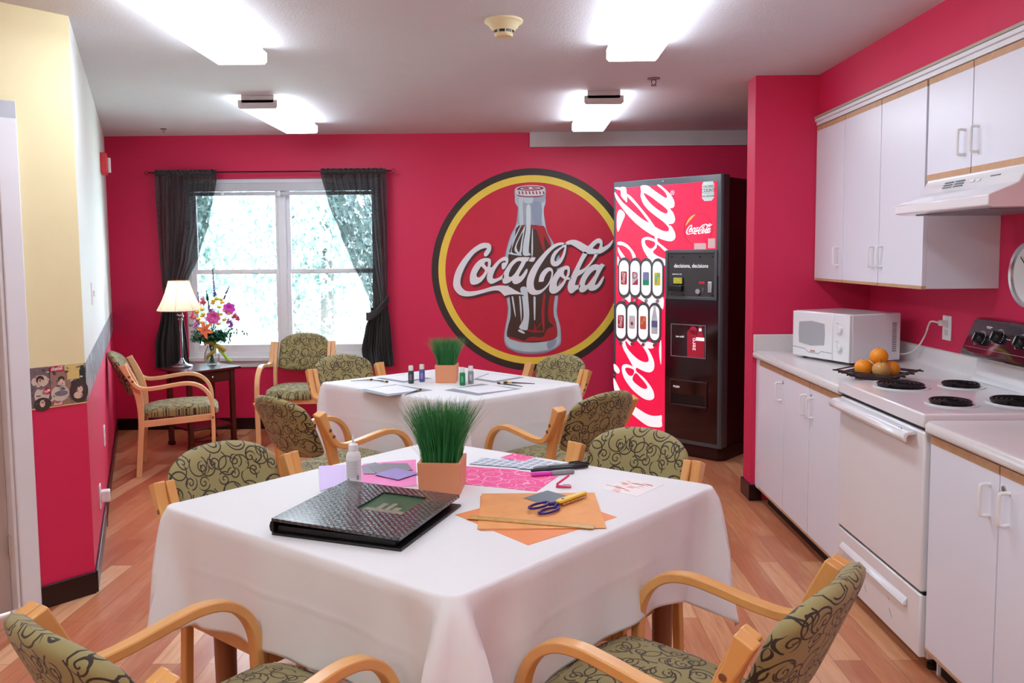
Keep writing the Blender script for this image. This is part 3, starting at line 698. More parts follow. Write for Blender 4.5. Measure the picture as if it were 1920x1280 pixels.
# ---- fruit basket
bc = Vector((1.648, 3.645, .916))
r = thing('fruit_basket', 'square dark twig basket holding fruit beside the stove', 'basket', bc, radians(40))
M_twig = mat('dark_twig', (56, 28, 30), .5, noise=.15, nscale=40)
bm = nb()
for k in range(6):
    s = .062+k*.0135; z = .006+k*.0068
    for q in (-1, 1):
        ex = s+.018
        if k % 2 == 0: tube(bm, [(-ex, q*s, z), (ex, q*s+.002, z+.001)], .0036, 6)
        else: tube(bm, [(q*s, -ex, z), (q*s+.002, ex, z+.001)], .0036, 6)
    for q in (-1, 1):
        ex = s+.012; z2 = z+.004
        if k % 2: tube(bm, [(-ex, q*s, z2), (ex, q*s, z2)], .0032, 6)
        else: tube(bm, [(q*s, -ex, z2), (q*s, ex, z2)], .0032, 6)
for k in range(7): tube(bm, [(-.066+k*.022, -.07, .005), (-.066+k*.022, .07, .005)], .003, 6)
obj('twig_frame', bm, M_twig, r, smooth=40)
def citrus(name, loc, rad, m, label, cat, group=None, sq=.94):
    r = thing(name, label, cat, loc, random.random()*6, group)
    bm = nb(); ball(bm, (0, 0, 0), rad, 1, 1, sq, 24, 16); 
    for v in bm.verts:
        d = hypot(v.co.x, v.co.y)/rad
        if name == 'apple': v.co.z -= (.22*rad*exp(-(d/.28)**2))*(1 if v.co.z > 0 else -.7); v.co.x *= 1-.12*max(0, -v.co.z/rad); v.co.y *= 1-.12*max(0, -v.co.z/rad)
    obj('skin', bm, m, r, smooth='all')
    bm = nb(); z = rad*sq*(.78 if name == 'apple' else .99)
    if name == 'apple': tube(bm, [(0, 0, z), (.003, 0, z+.01), (.007, 0, z+.018)], .0014, 6)
    else: lathe(bm, [(.004, -.001), (.003, .0015), (0, .002)], 8, (0, 0, z))
    obj('stem', bm, mat('stem_brown', (96, 88, 50), .7), r, smooth=True); return r
M_or = mat('orange_peel', (250, 150, 20), .4, noise=.05, nscale=20, bump=.3, bscale=400)
t = NT('apple_skin'); n = t.noise(t.coord((18, 18, 6)), 1.6, 3); t.setv(t.p.inputs['Base Color'], t.mix(n, lin((176, 186, 90)), lin((214, 92, 70)))); t.p.inputs['Roughness'].default_value = .25; M_ap = t.m
def fr(dx, dy, dz): return bc+Matrix.Rotation(0, 3, 'Z') @ Vector((dx, dy, dz))
citrus('orange', fr(-.050, .035, .050), .040, M_or, 'orange at the left of the fruit basket, lower layer', 'orange', 'fruit in the basket')
citrus('orange', fr(.005, .0, .105), .040, M_or, 'orange on top of the pile in the basket', 'orange', 'fruit in the basket')
citrus('orange', fr(.062, .0, .048), .038, M_or, 'orange at the right of the basket, partly behind the apple', 'orange', 'fruit in the basket')
citrus('apple', fr(-.005, -.050, .050), .041, M_ap, 'green and red apple at the front of the basket', 'apple', 'fruit in the basket')
citrus('apple', fr(.015, .062, .052), .040, M_ap, 'apple at the back of the basket, mostly hidden', 'apple', 'fruit in the basket')
# ================================================================ CHAIRS
def make_chair(label, pale=False):
    mw = M_beech_p if pale else M_beech
    r = thing('armchair', label, 'chair', (0, 0, 0), 0, 'bentwood armchairs with scroll fabric')
    rear = smooth_path([(-.25, 0, 0), (-.235, .2, 0), (-.222, .38, 0), (-.228, .53, 0), (-.258, .65, 0), (-.315, .782, 0)], 6)
    armp = smooth_path([(-.322, .782, 0), (-.293, .715, 0), (-.25, .640, 0), (-.20, .612, 0), (-.12, .612, 0), (-.01, .626, 0), (.07, .632, 0), (.14, .618, 0), (.196, .575, 0), (.228, .51, 0), (.236, .42, 0), (.236, .25, 0), (.231, 0, 0)], 6)
    for s in (-1, 1):
        a, b = sorted((s*.222, s*.252)); bm = nb(); strip(bm, [(p.x, p.y) for p in rear], a, b, [.036+.012*exp(-((p.y-.6)/.15)**2) for p in rear]); obj('leg', bm, mw, r, bevel=.004)
        a, b = sorted((s*.2525, s*.292)); bm = nb(); strip(bm, [(p.x, p.y) for p in armp], a, b, [.026+.02*max(0, 1-i/9) for i, p in enumerate(armp)])
        ar = obj('arm', bm, mw, r, bevel=.004)
        bm = nb()
        for (y, z) in ((-.281, .70), (-.262, .668), (.236, .385)):
            lathe(bm, [(.0, .0015), (.008, .0015), (.009, 0)], 14, M=Matrix.Translation((s*.292, y, z)) @ Matrix.Rotation(s*pi/2, 4, 'Y'))
        obj('bolt', bm, mat('bolt_brass', (150, 116, 80), .35, .7), ar)
        a, b = sorted((s*.222, s*.247)); bm = nb(); prism(bm, [(-.25, .345), (.262, .35), (.262, .402), (-.25, .39)] if False else [(-.228, .34), (.245, .36), (.245, .405), (-.228, .385)], a, b, 'x'); obj('seat_rail', bm, mw, r, bevel=.003)
    bm = nb(); box(bm, -.222, .222, .22, .243, .355, .400); obj('front_rail', bm, mw, r, bevel=.003)
    bm = nb(); box(bm, -.222, .222, -.23, -.208, .34, .385); obj('rear_rail', bm, mw, r, bevel=.003)
    # seat cushion
    bm = nb(); nu, nv = 40, 12
    def sf(u, v):
        a = 2*pi*u; ca, sa = cos(a), sin(a); e = .42
        ex = abs(ca)**e*(1 if ca > 0 else -1); ey = abs(sa)**e*(1 if sa > 0 else -1)
        if v < .5: k = (v*2); rad = k; top = 1
        else: k = 1-(v-.5)*2; rad = k; top = 0
        rr = min(1, rad*1.0)
        sx = .2205*(1-.03*(ey < 0)); x = ex*sx*(sin(rr*pi/2)); y = .025+ey*.252*(sin(rr*pi/2))
        edge = cos(rr*pi/2)**.5
        zt = .433+.040*edge+.014*(1-rr)-.02*max(0, (y-.18)/.1)**2 - .015*(y < 0)*(-y/.25)
        zb = .405-.018*edge*0-.008*max(0, (y-.18)/.1)
        zm = .424
        z = zt if top else zb-(.012*edge)
        if rr > .999: z = zm
        return Vector((x, y, z))
    prof = [0, .25, .5, .7, .83, .92, .97, 1.0]
    rows = [v/2 for v in prof]+[1-v/2 for v in prof[::-1][1:]]
    R = [[bm.verts.new(sf(i/nu, v)) for i in range(nu)] for v in rows]
    for j in range(len(R)-1):
        for i in range(nu): bm.faces.new((R[j][i], R[j][(i+1) % nu], R[j+1][(i+1) % nu], R[j+1][i]))
    bmesh.ops.remove_doubles(bm, verts=bm.verts[:], dist=.0005)
    obj('seat', bm, M_fab_s, r, smooth='all')
    # backrest: curved oval pad
    bm = nb(); NX, NZ = 27, 15; th = .027
    def bp(i, j, side):
        u = -1+2*i/(NX-1); u = sin(u*pi/2)*.5+u*.5; v = -1+2*j/(NZ-1); v = sin(v*pi/2)*.6+v*.4
        x = u*.2195; q = sqrt(max(0, 1-(abs(u)**2.3)))
        zt = .760+.092*q; zb = .590-.048*q; z = (zt+zb)/2+v*(zt-zb)/2
        rim = (1-abs(u)**8)*(1-abs(v)**7); d = th*sqrt(max(0, rim))
        y = -.294-(z-.64)*.42-.038*(1-u*u)
        return Vector((x, y+side*d+(.004 if side > 0 else 0)*rim, z))
    G = {}
    for side in (1, -1):
        for j in range(NZ):
            for i in range(NX):
                if side == -1 and (i in (0, NX-1) or j in (0, NZ-1)): G[side, i, j] = G[1, i, j]
                else: G[side, i, j] = bm.verts.new(bp(i, j, side))
    for side in (1, -1):
        for j in range(NZ-1):
            for i in range(NX-1): bm.faces.new([G[side, a, b] for a, b in ((i, j), (i+1, j), (i+1, j+1), (i, j+1))])
    obj('backrest', bm, M_fab_b, r, smooth='all')
    for ch in r.children_recursive:
        if ch.type == 'MESH':
            for v in ch.data.vertices: v.co.x *= .925
    return r
def heading(dx, dy): return atan2(dy, dx)-pi/2
def put(first, mid, f, label):
    """mid: point midway between the two upright tops; f: facing direction"""
    f = Vector((f[0], f[1], 0)).normalized(); loc = Vector((mid[0], mid[1], 0))+f*.315
    if first.get('used'): return copy_thing(first, loc, heading(f.x, f.y), label)
    first['used'] = 1; first.location = loc; first.rotation_euler = (0, 0, heading(f.x, f.y)); first['label'] = label; return first
c0 = make_chair('x'); cp0 = make_chair('x', True)
put(c0, (.585, 1.64), (-.755, .656), 'armchair at the bottom right, its back to the camera and arms toward the front table')
put(c0, (-.806, 1.45), (.573, .82), 'armchair at the bottom left corner, seen from behind')
put(c0, (-.99, 2.69), (.773, -.635), 'armchair pushed under the left rear side of the front table')
put(c0, (.415, 2.862), (-.59, -.807), 'armchair pushed under the right rear side of the front table')
put(c0, (-1.092, 3.765), (.635, .77), 'armchair at the near left side of the back table, seen from behind')
put(c0, (.38, 3.83), (-.62, .785), 'armchair at the near right side of the back table, seen from behind')
put(c0, (-1.12, 5.17), (.6, -.8), 'armchair behind the back table on its far left side')
put(c0, (.25, 5.08), (-.70, -.72), 'armchair behind the back table in front of the painted bottle')
put(cp0, (-1.80, 6.68), (.06, -1), 'armchair standing against the wall under the window')
put(cp0, (-2.738, 5.548), (.93, .36), 'armchair by the left wall facing the lamp table, seen from the side')
for c in (c0, cp0): del c['used']

# ================================================================ TABLES
def cloth_mat():
    t = NT('tablecloth_cotton'); t.p.inputs['Base Color'].default_value = lin((236, 234, 236)); t.p.inputs['Roughness'].default_value = .7
    t.p.inputs['Sheen Weight'].default_value = .1
    n = t.noise(t.coord(), 7, 4, .6); n2 = t.noise(t.coord((1, 1, .4)), 22, 3)
    t.bump(t.math('ADD', n, t.math('MULTIPLY', n2, .35)), .14, .015)
    # a little see-through, like thin table linen
    t.p.inputs['Subsurface Weight'].default_value = .0
    return t.m
M_cloth = cloth_mat()
def table(corners, label, clabel, drop, extra, seed, amp):
    c = sum((Vector(p) for p in corners), Vector((0, 0)))/4
    r = thing('dining_table', label, 'table', (c.x, c.y, 0))
    inn = lambda k: [tuple(c+(Vector(p)-c)*k) for p in corners]
    bm = nb(); prism(bm, inn(.985), .715, .742, 'z'); obj('tabletop', bm, M_tleg, r, world=True, bevel=.004)
    bm = nb(); prism(bm, inn(.84), .65, .715, 'z'); obj('apron', bm, M_tleg, r, world=True)
    for p in inn(.80):
        bm = nb(); lathe(bm, [(.026, 0), (.03, .1), (.036, .5), (.038, .68)], 20, (p[0], p[1], 0)); obj('leg', bm, M_tleg, r, world=True, smooth=40)
    # cloth
    rnd = random.Random(seed); n = 4; per = []; rad = .035; samples = []
    P = [Vector(p) for p in corners]
    if (P[1]-P[0]).cross(P[2]-P[1]) < 0: P = P[::-1]; extra = extra[::-1]; amp = amp[::-1]
    L = [(P[(i+1) % 4]-P[i]).length for i in range(4)]
    for i in range(4):
        a, b = P[i], P[(i+1) % 4]; d = (b-a).normalized(); nrm_ = Vector((d.y, -d.x))
        pd = (P[i]-P[i-1]).normalized(); pn = Vector((pd.y, -pd.x))
        cc = a+d*rad-nrm_*rad
        a0 = atan2(pn.y, pn.x); a1 = atan2(nrm_.y, nrm_.x)
        while a1 < a0: a1 += 2*pi
        for k in range(9): t_ = a0+(a1-a0)*k/8; nn = Vector((cos(t_), sin(t_))); samples.append((cc+nn*rad, nn, (k/8-.5)*.05, i))
        m = int(L[i]/.02)
        for k in range(1, m): s = rad+(L[i]-2*rad)*k/m; 
        for k in range(1, m):
            s = rad+(L[i]-2*rad)*k/m; dc = s if s < L[i]/2 else L[i]-s
            samples.append((a+d*s, nrm_, (dc if s < L[i]/2 else -dc), i if s < L[i]/2 else (i+1) % 4))
    NS = len(samples); NR = 34; bm = nb()
    ph = [rnd.random()*6 for _ in range(6)]
    top = [bm.verts.new((p.x-nn.x*.006, p.y-nn.y*.006, .752)) for p, nn, dc, ci in samples]
    bm.faces.new(top); rows = [top]
    arc = 0; 
    for j in range(NR+1):
        row = []
        for i, (p, nn, dc, ci) in enumerate(samples):
            g = exp(-(dc/.30)**2); t_ = j/NR; fold = exp(-((abs(dc)-(.012+.05*t_))/(.012+.026*t_))**2)+.35*exp(-(dc/(.012+.03*t_))**2); fl = exp(-((abs(dc)-.13)/.06)**2); dd = (drop+extra[ci]*exp(-(abs(dc)/.17)**1.3)+.012*sin(i*.09+ph[0]))
            if j == 0: out, z = 0.0, .7505
            elif j == 1: out, z = .0035, .745
            else:
                out = .008+t_*.012+t_**.8*(amp[ci]*fold-.38*amp[ci]*fl)+t_*(.010*sin(i*.23+ph[1])+.006*sin(i*.51+ph[2]+t_*1.5))
                z = .752-dd*t_-.006
                # pressed creases
                out += .0022*exp(-((t_-.46)/.016)**2)
                side_m = abs(abs(dc)-L[ci]/2)
                out += .003*exp(-(side_m/.01)**2)*min(1, t_*6)
            row.append(bm.verts.new((p.x+nn.x*out, p.y+nn.y*out, z)))
        rows.append(row)
    for a, b in zip(rows, rows[1:]):
        for i in range(NS): bm.faces.new((a[i], a[(i+1) % NS], b[(i+1) % NS], b[i]))
    o = obj('tablecloth', bm, M_cloth, None, smooth=60)
    s = o.modifiers.new('thickness', 'SOLIDIFY'); s.thickness = .0012; s.offset = 1
    tag(o, clabel, 'tablecloth', 'white tablecloths')
    return r
T1 = [(-1.075, 2.36), (-.345, 3.185), (.635, 2.535), (-.145, 1.69)]
T2 = [(-1.17, 4.69), (-.40, 5.33), (.365, 4.58), (-.305, 4.02)]
table(T1, 'square dining table in the foreground, hidden under its cloth', 'white tablecloth on the front table, craft things lying on it', .275, [.10, .1, .15, .18], 1, [.07, .05, .085, .15])
table(T2, 'square dining table farther back, hidden under its cloth', 'white tablecloth on the back table, painting things lying on it', .35, [.1, .1, .1, .1], 2, [.07, .05, .07, .09])
TZ = .7535
def tz(x, y, dz=0): v = onz(x, y, TZ+dz); return v
# ================================================================ THINGS ON THE FRONT TABLE
def quad_sheet(name, pts, z, m, label, cat, group=None, th=.0006, flip=False):
    """a sheet of paper lying flat at height z; pts are its corners on the table"""
    c = sum((Vector((p[0], p[1])) for p in pts), Vector((0, 0)))/len(pts)
    bm = nb(); prism(bm, [(p[0]-c.x, p[1]-c.y) for p in pts], 0, th, 'z')
    o = obj(name, bm, m); o.location = (c.x, c.y, z); return tag(o, label, cat, group)
def S8(x, y, z=TZ): v = onz(820+x/4, 840+y/4, z); return (v.x, v.y)
def S7(x, y, z=TZ): v = onz(440+x/3.4286, 700+y/3.4286, z); return (v.x, v.y)
def SB(x, y, z=TZ): v = onz(560+x/3.0968, 640+y/3.0968, z); return (v.x, v.y)
def rectify(P):
    """nearest true rectangle through four measured corners"""
    P = [Vector(p) for p in P]; c = sum(P, Vector((0, 0)))/4
    u = ((P[1]-P[0])+(P[2]-P[3]))/4; v = ((P[3]-P[0])+(P[2]-P[1]))/4
    a = u.normalized(); b = v.normalized(); s = 1 if a.cross(b) > 0 else -1
    bis = (a+b).normalized(); a2 = Vector((bis.x*cos(-pi/4*s)-bis.y*sin(-pi/4*s), bis.x*sin(-pi/4*s)+bis.y*cos(-pi/4*s))); b2 = Vector((-a2.y, a2.x))*s
    return [tuple(c-a2*u.length-b2*v.length), tuple(c+a2*u.length-b2*v.length), tuple(c+a2*u.length+b2*v.length), tuple(c-a2*u.length+b2*v.length)]
def pat_mat(name, base, line, kind):
    t = NT(name); v = t.coord((1/.075,)*2+(1,)) if kind != 'lat' else t.coord((1/.03, 1/.03, 1), (0, 0, .6))
    if kind == 'loop':
        vo = t.node('ShaderNodeTexVoronoi', voronoi_dimensions='2D'); t.lk(v, vo.inputs['Vector']); vo.inputs['Scale'].default_value = 1
        a = t.math('LESS_THAN', t.math('ABSOLUTE', t.math('SUBTRACT', vo.outputs['Distance'], .42)), .022)
        v2 = t.coord((1/.13,)*2+(1,), loc=(3, 2, 0)); n = t.noise(v2, 1.4, 1)
        b = t.math('LESS_THAN', t.math('ABSOLUTE', t.math('SUBTRACT', t.math('FRACT', t.math('MULTIPLY', n, 7)), .5)), .035)
        mk = t.math('MAXIMUM', a, b)
    elif kind == 'lat':
        s = t.node('ShaderNodeSeparateXYZ'); t.lk(v, s.inputs[0])
        fx = t.math('ABSOLUTE', t.math('SUBTRACT', t.math('FRACT', s.outputs[0]), .5)); fy = t.math('ABSOLUTE', t.math('SUBTRACT', t.math('FRACT', s.outputs[1]), .5))
        mk = t.math('GREATER_THAN', t.math('MAXIMUM', fx, t.math('MULTIPLY', fy, .92)), .40)
    else:
        s = t.node('ShaderNodeSeparateXYZ'); t.lk(v, s.inputs[0]); n = t.noise(t.coord((40, 12, 1)), 3, 3); 
        mk = t.math('MULTIPLY', t.math('GREATER_THAN', n, .56), .8)
    t.lk(t.mix(mk, lin(base), lin(line)), t.p.inputs['Base Color']); t.p.inputs['Roughness'].default_value = .6; return t.m
P_lil = mat('paper_lilac', (214, 190, 236), .6, noise=.02); P_pink = mat('paper_pink', (246, 140, 200), .6, noise=.02)
P_grey = mat('paper_grey', (140, 136, 144), .6, noise=.02); P_gr2 = mat('paper_blue_grey', (112, 122, 132), .55, noise=.02); P_vio = mat('paper_violet', (166, 146, 206), .6, noise=.02)
P_or = mat('paper_orange', (246, 150, 92), .6, noise=.05, nscale=9); P_or2 = mat('paper_light_orange', (250, 168, 98), .6, noise=.12, nscale=14)
P_pl = pat_mat('paper_pink_loops', (244, 84, 150), (252, 176, 206), 'loop'); P_lat = pat_mat('paper_grey_lattice', (168, 178, 196), (240, 240, 246), 'lat')
P_wh = mat('paper_white', (240, 238, 244), .6, noise=.01); P_mat = mat('board_grey', (150, 156, 164), .6, noise=.02)
z = TZ
quad_sheet('paper_sheet', [S7(830, 580), S7(1165, 553), S7(1170, 722), S7(980, 738), S7(690, 700)], z, P_pink, 'pink sheet behind the album and beside the glue bottle', 'paper'); z += .0012
quad_sheet('paper_sheet', [S7(540, 597), S7(735, 588), S7(800, 600), S7(720, 700), S7(548, 760)], z, P_lil, 'lilac sheet left of the glue bottle', 'paper')
z += .0012
quad_sheet('paper_card', [S7(815, 598), S7(905, 575), S7(960, 600), S7(900, 648), S7(830, 650)], z, mat('paper_mid_grey', (150, 146, 158), .6), 'small grey card right beside the glue bottle', 'paper', 'small cards')
quad_sheet('paper_card', [S7(865, 608), S7(960, 582), S7(1110, 583), S7(1145, 625), S7(920, 655)], z+.001, P_grey, 'darker grey card in the middle of the small cards', 'paper', 'small cards')
quad_sheet('paper_card', rectify([S7(905, 655), S7(1040, 612), S7(1160, 648), S7(1060, 697)]), z+.002, P_vio, 'violet card in front of the grey cards', 'paper', 'small cards')
quad_sheet('paper_sheet', [S8(170, 133), S8(180, 268), S8(745, 325), S8(905, 212), S8(560, 160)], TZ, P_pl, 'pink sheet with pale looping lines right of the planter', 'paper')
quad_sheet('paper_sheet', rectify([S8(465, 72), S8(590, 38), S8(730, 75), S8(640, 105)]), TZ+.0008, P_pl, 'small pink looped square at the back edge of the table', 'paper')
quad_sheet('paper_sheet', [S8(240, 122), S8(335, 76), S8(700, 105), S8(640, 152)], TZ+.002, P_lat, 'grey and white lattice sheet behind the pink looped sheet, left one', 'paper', 'lattice sheets')
quad_sheet('paper_sheet', [S8(640, 108), S8(720, 80), S8(980, 128), S8(850, 172), S8(600, 158)], TZ+.003, P_lat, 'grey and white lattice sheet under the pens, right one', 'paper', 'lattice sheets')
z = TZ
quad_sheet('paper_sheet', rectify([S8(90, 495), S8(790, 342), S8(1370, 515), S8(695, 718)]), z, P_or, 'orange sheet lowest in the stack, corner toward the table edge', 'paper', 'orange sheets')
quad_sheet('paper_sheet', rectify([S8(322, 360), S8(1150, 350), S8(1262, 600), S8(318, 622)]), z+.0012, P_or, 'orange sheet in the middle of the stack', 'paper', 'orange sheets')
quad_sheet('paper_sheet', rectify([S8(325, 343), S8(1172, 343), S8(1278, 608), S8(310, 610)]), z+.0024, P_or2, 'pale orange printed sheet on top of the stack', 'paper', 'orange sheets')
quad_sheet('paper_card', rectify([S8(632, 382), S8(835, 328), S8(1015, 378), S8(850, 440)]), z+.0036, P_gr2, 'blue-grey square card under the scissors', 'paper')
# wooden ruler
a, b = Vector(S8(232, 530)), Vector(S8(1178, 606)); d = b-a
r = thing('ruler', 'wooden ruler lying across the orange sheets', 'ruler', (a.x, a.y, z+.0036), atan2(d.y, d.x))
Lr = d.length
bm = nb(); box(bm, 0, Lr, -.013, .013, 0, .003); obj('ruler_body', bm, mat('ruler_wood', (214, 166, 92), .4, noise=.15, nscale=60), r, bevel=.0008)
bm = nb()
for k in range(1, 61): h = .008 if k % 5 == 0 else .004; box(bm, k*Lr/61-.0003, k*Lr/61+.0003, .012-h, .012, .003, .0032)
obj('graduation', bm, mat('ink_dark', (70, 48, 30), .6), r)
# scissors: purple handles, yellow deckle blades
s0, s1 = Vector(S8(735, 500)), Vector(S8(1120, 372)); d = s1-s0
r = thing('scissors', 'craft scissors with purple handles and yellow blade guards', 'scissors', (s0.x, s0.y, z+.0045), atan2(d.y, d.x)); Ls = d.length
M_pur = mat('purple_plastic', (62, 34, 120), .25); M_yel = mat('yellow_plastic', (250, 204, 60), .3)
for q in (-1, 1):
    bm = nb(); cx, cy = Ls*.16, q*.020
    pts = [(cx+Ls*.17*cos(t_)*1.0, cy+.0155*sin(t_)+q*.0, .005+(.006 if q > 0 else 0)) for t_ in [k*2*pi/20 for k in range(21)]]
    tube(bm, pts, .0042, 8, caps=False); tube(bm, [(Ls*.31, q*.012, .007), (Ls*.40, q*.006, .008), (Ls*.46, 0, .008)], .0055, 8); obj('handle', bm, M_pur, r, smooth='all')
bm = nb(); prism(bm, [(Ls*.40, -.010), (Ls*.46, -.013), (Ls*.98, -.006), (Ls, .004), (Ls*.97, .010), (Ls*.5, .012), (Ls*.40, .006)], .009, .017, 'z'); obj('blade_guard', bm, M_yel, r, bevel=.002)
bm = nb(); 
zz = [(Ls*.46+k*Ls*.045, -.012-(.004 if k % 2 else 0)+k*.0005) for k in range(12)]
prism(bm, [(Ls*.46, .006)]+zz+[(Ls*.98, .004)], .003, .0085, 'z'); obj('blade', bm, M_chrome, r)
bm = nb(); lathe(bm, [(0, .0185), (.004, .018), (.005, .017)], 12, (Ls*.52, 0, 0)); obj('pivot', bm, M_pur, r)
# pens
def pen(p0, p1, z, rad, mb, mc, label, cat='pen', name='pen', capf=.35, clip=True):
    d = Vector(p1)-Vector(p0); L_ = d.length
    r = thing(name, label, cat, (p0[0], p0[1], z+rad), atan2(d.y, d.x))
    X = Matrix.Rotation(pi/2, 4, 'Y')
    bm = nb(); lathe(bm, [(.0, 0), (rad*.8, .001), (rad, .004), (rad, L_*(1-capf))], 14, M=X); obj('barrel', bm, mb, r, smooth=40)
    bm = nb(); lathe(bm, [(rad*1.12, L_*(1-capf)), (rad*1.12, L_-.004), (rad*.8, L_), (0, L_)], 14, M=X)
    if clip: box(bm, L_*(1-capf)+.004, L_-.01, -.0015, .0015, rad*1.1, rad*1.6)
    obj('cap', bm, mc, r, smooth=40); return r
M_blk = mat('pen_black', (26, 26, 30), .3); M_mag = mat('marker_magenta', (226, 60, 196), .3); M_gry = mat('marker_grey', (150, 150, 152), .4)
pen(S8(700, 215), S8(1025, 190), TZ, .0075, M_mag, M_gry, 'magenta marker with a grey body nearest the camera among the pens', 'marker', 'marker', .52, False)
pen(S8(700, 186), S8(1130, 150), TZ+.003, .0055, M_blk, M_blk, 'black pen lying just behind the magenta marker', capf=.3)
pen(S8(720, 170), S8(1090, 128), TZ+.004, .0055, M_gry, M_blk, 'grey and black pen behind the others on the lattice sheet', capf=.3)
pen(S8(830, 172), S8(1140, 140), TZ+.007, .005, M_blk, M_blk, 'black pen resting on top of the other pens', capf=.4)
# small pink hole punch / stapler
p = Vector(S8(890, 292)); p1 = Vector(S8(1005, 296)); d = p1-p
r = thing('mini_stapler', 'small open pink stapler beside the pens', 'stapler', (p.x, p.y, TZ), atan2(d.y, d.x)); Lq = d.length
M_pk = mat('pink_plastic', (236, 54, 120), .3)
bm = nb(); box(bm, 0, Lq, -.007, .007, 0, .006); obj('base', bm, M_pk, r, bevel=.002)
bm = nb(); box(bm, 0, Lq*1.05, -.007, .007, -.003, .003, Matrix.Translation((.002, 0, .009)) @ Matrix.Rotation(radians(-38), 4, 'Y')); obj('arm', bm, M_pk, r, bevel=.002)
bm = nb(); box(bm, Lq*.45, Lq*.95, -.005, .005, .006, .009); obj('magazine', bm, M_chrome, r)
# sticker sheet
quad_sheet('sticker_sheet', rectify([S8(1190, 300), S8(1480, 228), S8(1672, 270), S8(1530, 365)]), TZ, mat('sticker_backing', (244, 240, 238), .3), 'clear sticker sheet with red and pink words at the right of the table', 'stickers')
st = bpy.data.objects[-1] if False else None
o = [q for q in bpy.data.objects if q.name.startswith('sticker_sheet')][0]
bm = nb(); rs = random.Random(3); A, B_, C_ = [Vector(S8(*q)) for q in ((1190, 300), (1480, 228), (1672, 270))]; e1 = (B_-A); e2 = (C_-B_)
for k in range(26):
    u, v = rs.uniform(.06, .85), rs.uniform(.06, .86); p = A+e1*u+e2*v; an = atan2(e2.y, e2.x); l = rs.uniform(.01, .03)
    box(bm, -l/2, l/2, -.0015, .0015, TZ+.0006, TZ+.0012, Matrix.Translation((p.x, p.y, 0)) @ Matrix.Rotation(an, 4, 'Z'))
obj('sticker', bm, mat('sticker_salmon', (246, 150, 140), .4), o, world=True)
bm = nb()
for u, v, w in ((.3, .45, .02), (.72, .62, .016), (.8, .9, .01)): p = A+e1*u+e2*v; box(bm, -w, w, -.002, .002, TZ+.0006, TZ+.0014, Matrix.Translation((p.x, p.y, 0)) @ Matrix.Rotation(atan2(e2.y, e2.x), 4, 'Z'))
obj('sticker', bm, mat('sticker_dark', (120, 60, 66), .4), o, world=True)

# photo album with woven cover
def weave():
    t = NT('woven_black_leather'); v = t.coord((1/.014, 1/.014, 1), (0, 0, pi/4)); s = t.node('ShaderNodeSeparateXYZ'); t.lk(v, s.inputs[0])
    fx = t.math('FRACT', s.outputs[0]); fy = t.math('FRACT', s.outputs[1])
    ix = t.math('FLOOR', s.outputs[0]); iy = t.math('FLOOR', s.outputs[1]); par = t.math('FLOORED_MODULO', t.math('ADD', ix, iy), 2)
    hx = t.math('SINE', t.math('MULTIPLY', fx, pi)); hy = t.math('SINE', t.math('MULTIPLY', fy, pi))
    h = t.math('ADD', t.math('MULTIPLY', par, t.math('MULTIPLY', hx, t.math('POWER', hy, .4))), t.math('MULTIPLY', t.math('SUBTRACT', 1, par), t.math('MULTIPLY', hy, t.math('POWER', hx, .4))))
    t.lk(t.mix(h, lin((10, 10, 12)), lin((62, 64, 74))), t.p.inputs['Base Color']); t.p.inputs['Roughness'].default_value = .2; t.p.inputs['Coat Weight'].default_value = .8; t.p.inputs['Coat Roughness'].default_value = .15; t.p.inputs['Specular IOR Level'].default_value = .9
    t.bump(h, 1.0, .006); return t.m
M_wv = weave(); M_lea = mat('black_leather', (16, 16, 18), .35, bump=.3, bscale=300)
q = [onz(523, 967, .80), onz(647, 901, .795), onz(850, 930, .785), onz(754, 1006, .80)]
R_ = [Vector(p) for p in rectify([(p.x, p.y) for p in (q[0], q[3], q[2], q[1])])]
eu = R_[1]-R_[0]; ev = R_[3]-R_[0]; W_, D_ = eu.length, ev.length
r = thing('photo_album', 'black woven-cover photo album with a picture window, on the front table', 'album', (R_[0].x, R_[0].y, TZ), atan2(eu.y, eu.x))
if eu.cross(ev) < 0: print('ALBUM FLIP')
tl = Matrix.Translation((0, 0, .038)) @ Matrix.Rotation(radians(1.6), 4, 'Y')
fx0, fx1, fy0, fy1 = W_*.43, W_*.80, D_*.42, D_*.84
bm = nb()
for a_, b_, c_, d_ in ((0, fx0, 0, D_), (fx1, W_, 0, D_), (fx0, fx1, 0, fy0), (fx0, fx1, fy1, D_)): box(bm, a_, b_, c_, d_, 0, .008, tl)
bmesh.ops.remove_doubles(bm, verts=bm.verts[:], dist=.0001)
obj('front_cover', bm, M_wv, r)
bm = nb(); box(bm, .01, W_-.006, .006, D_-.006, -.001, .0, tl); obj('cover_lining', bm, M_lea, r)
bm = nb(); box(bm, fx0, fx1, fy0, fy1, .001, .003, tl); pw = obj('cover_photo', bm, mat('photo_green', (52, 98, 66), .3), r)
bm = nb()
for a_, b_, c_, d_ in ((.1, .95, .02, .2), (.3, .42, .2, .5), (.5, .6, .2, .55), (.66, .8, .2, .36)): box(bm, fx0+(fx1-fx0)*a_, fx0+(fx1-fx0)*b_, fy0+(fy1-fy0)*c_, fy0+(fy1-fy0)*d_, .003, .0034 + a_*.0004, tl)
obj('photo_detail', bm, mat('photo_pale', (146, 140, 120), .35), pw)
bm = nb(); box(bm, 0, W_+.004, -.002, D_+.002, 0, .007); obj('back_cover', bm, M_lea, r, bevel=.002)
bm = nb(); prism(bm, [(.004, .004), (-.006, .012), (-.008, .024), (-.004, .036), (.006, .042), (.006, .004)], 0, D_, 'y'); obj('spine', bm, M_lea, r, bevel=.003)
bm = nb()
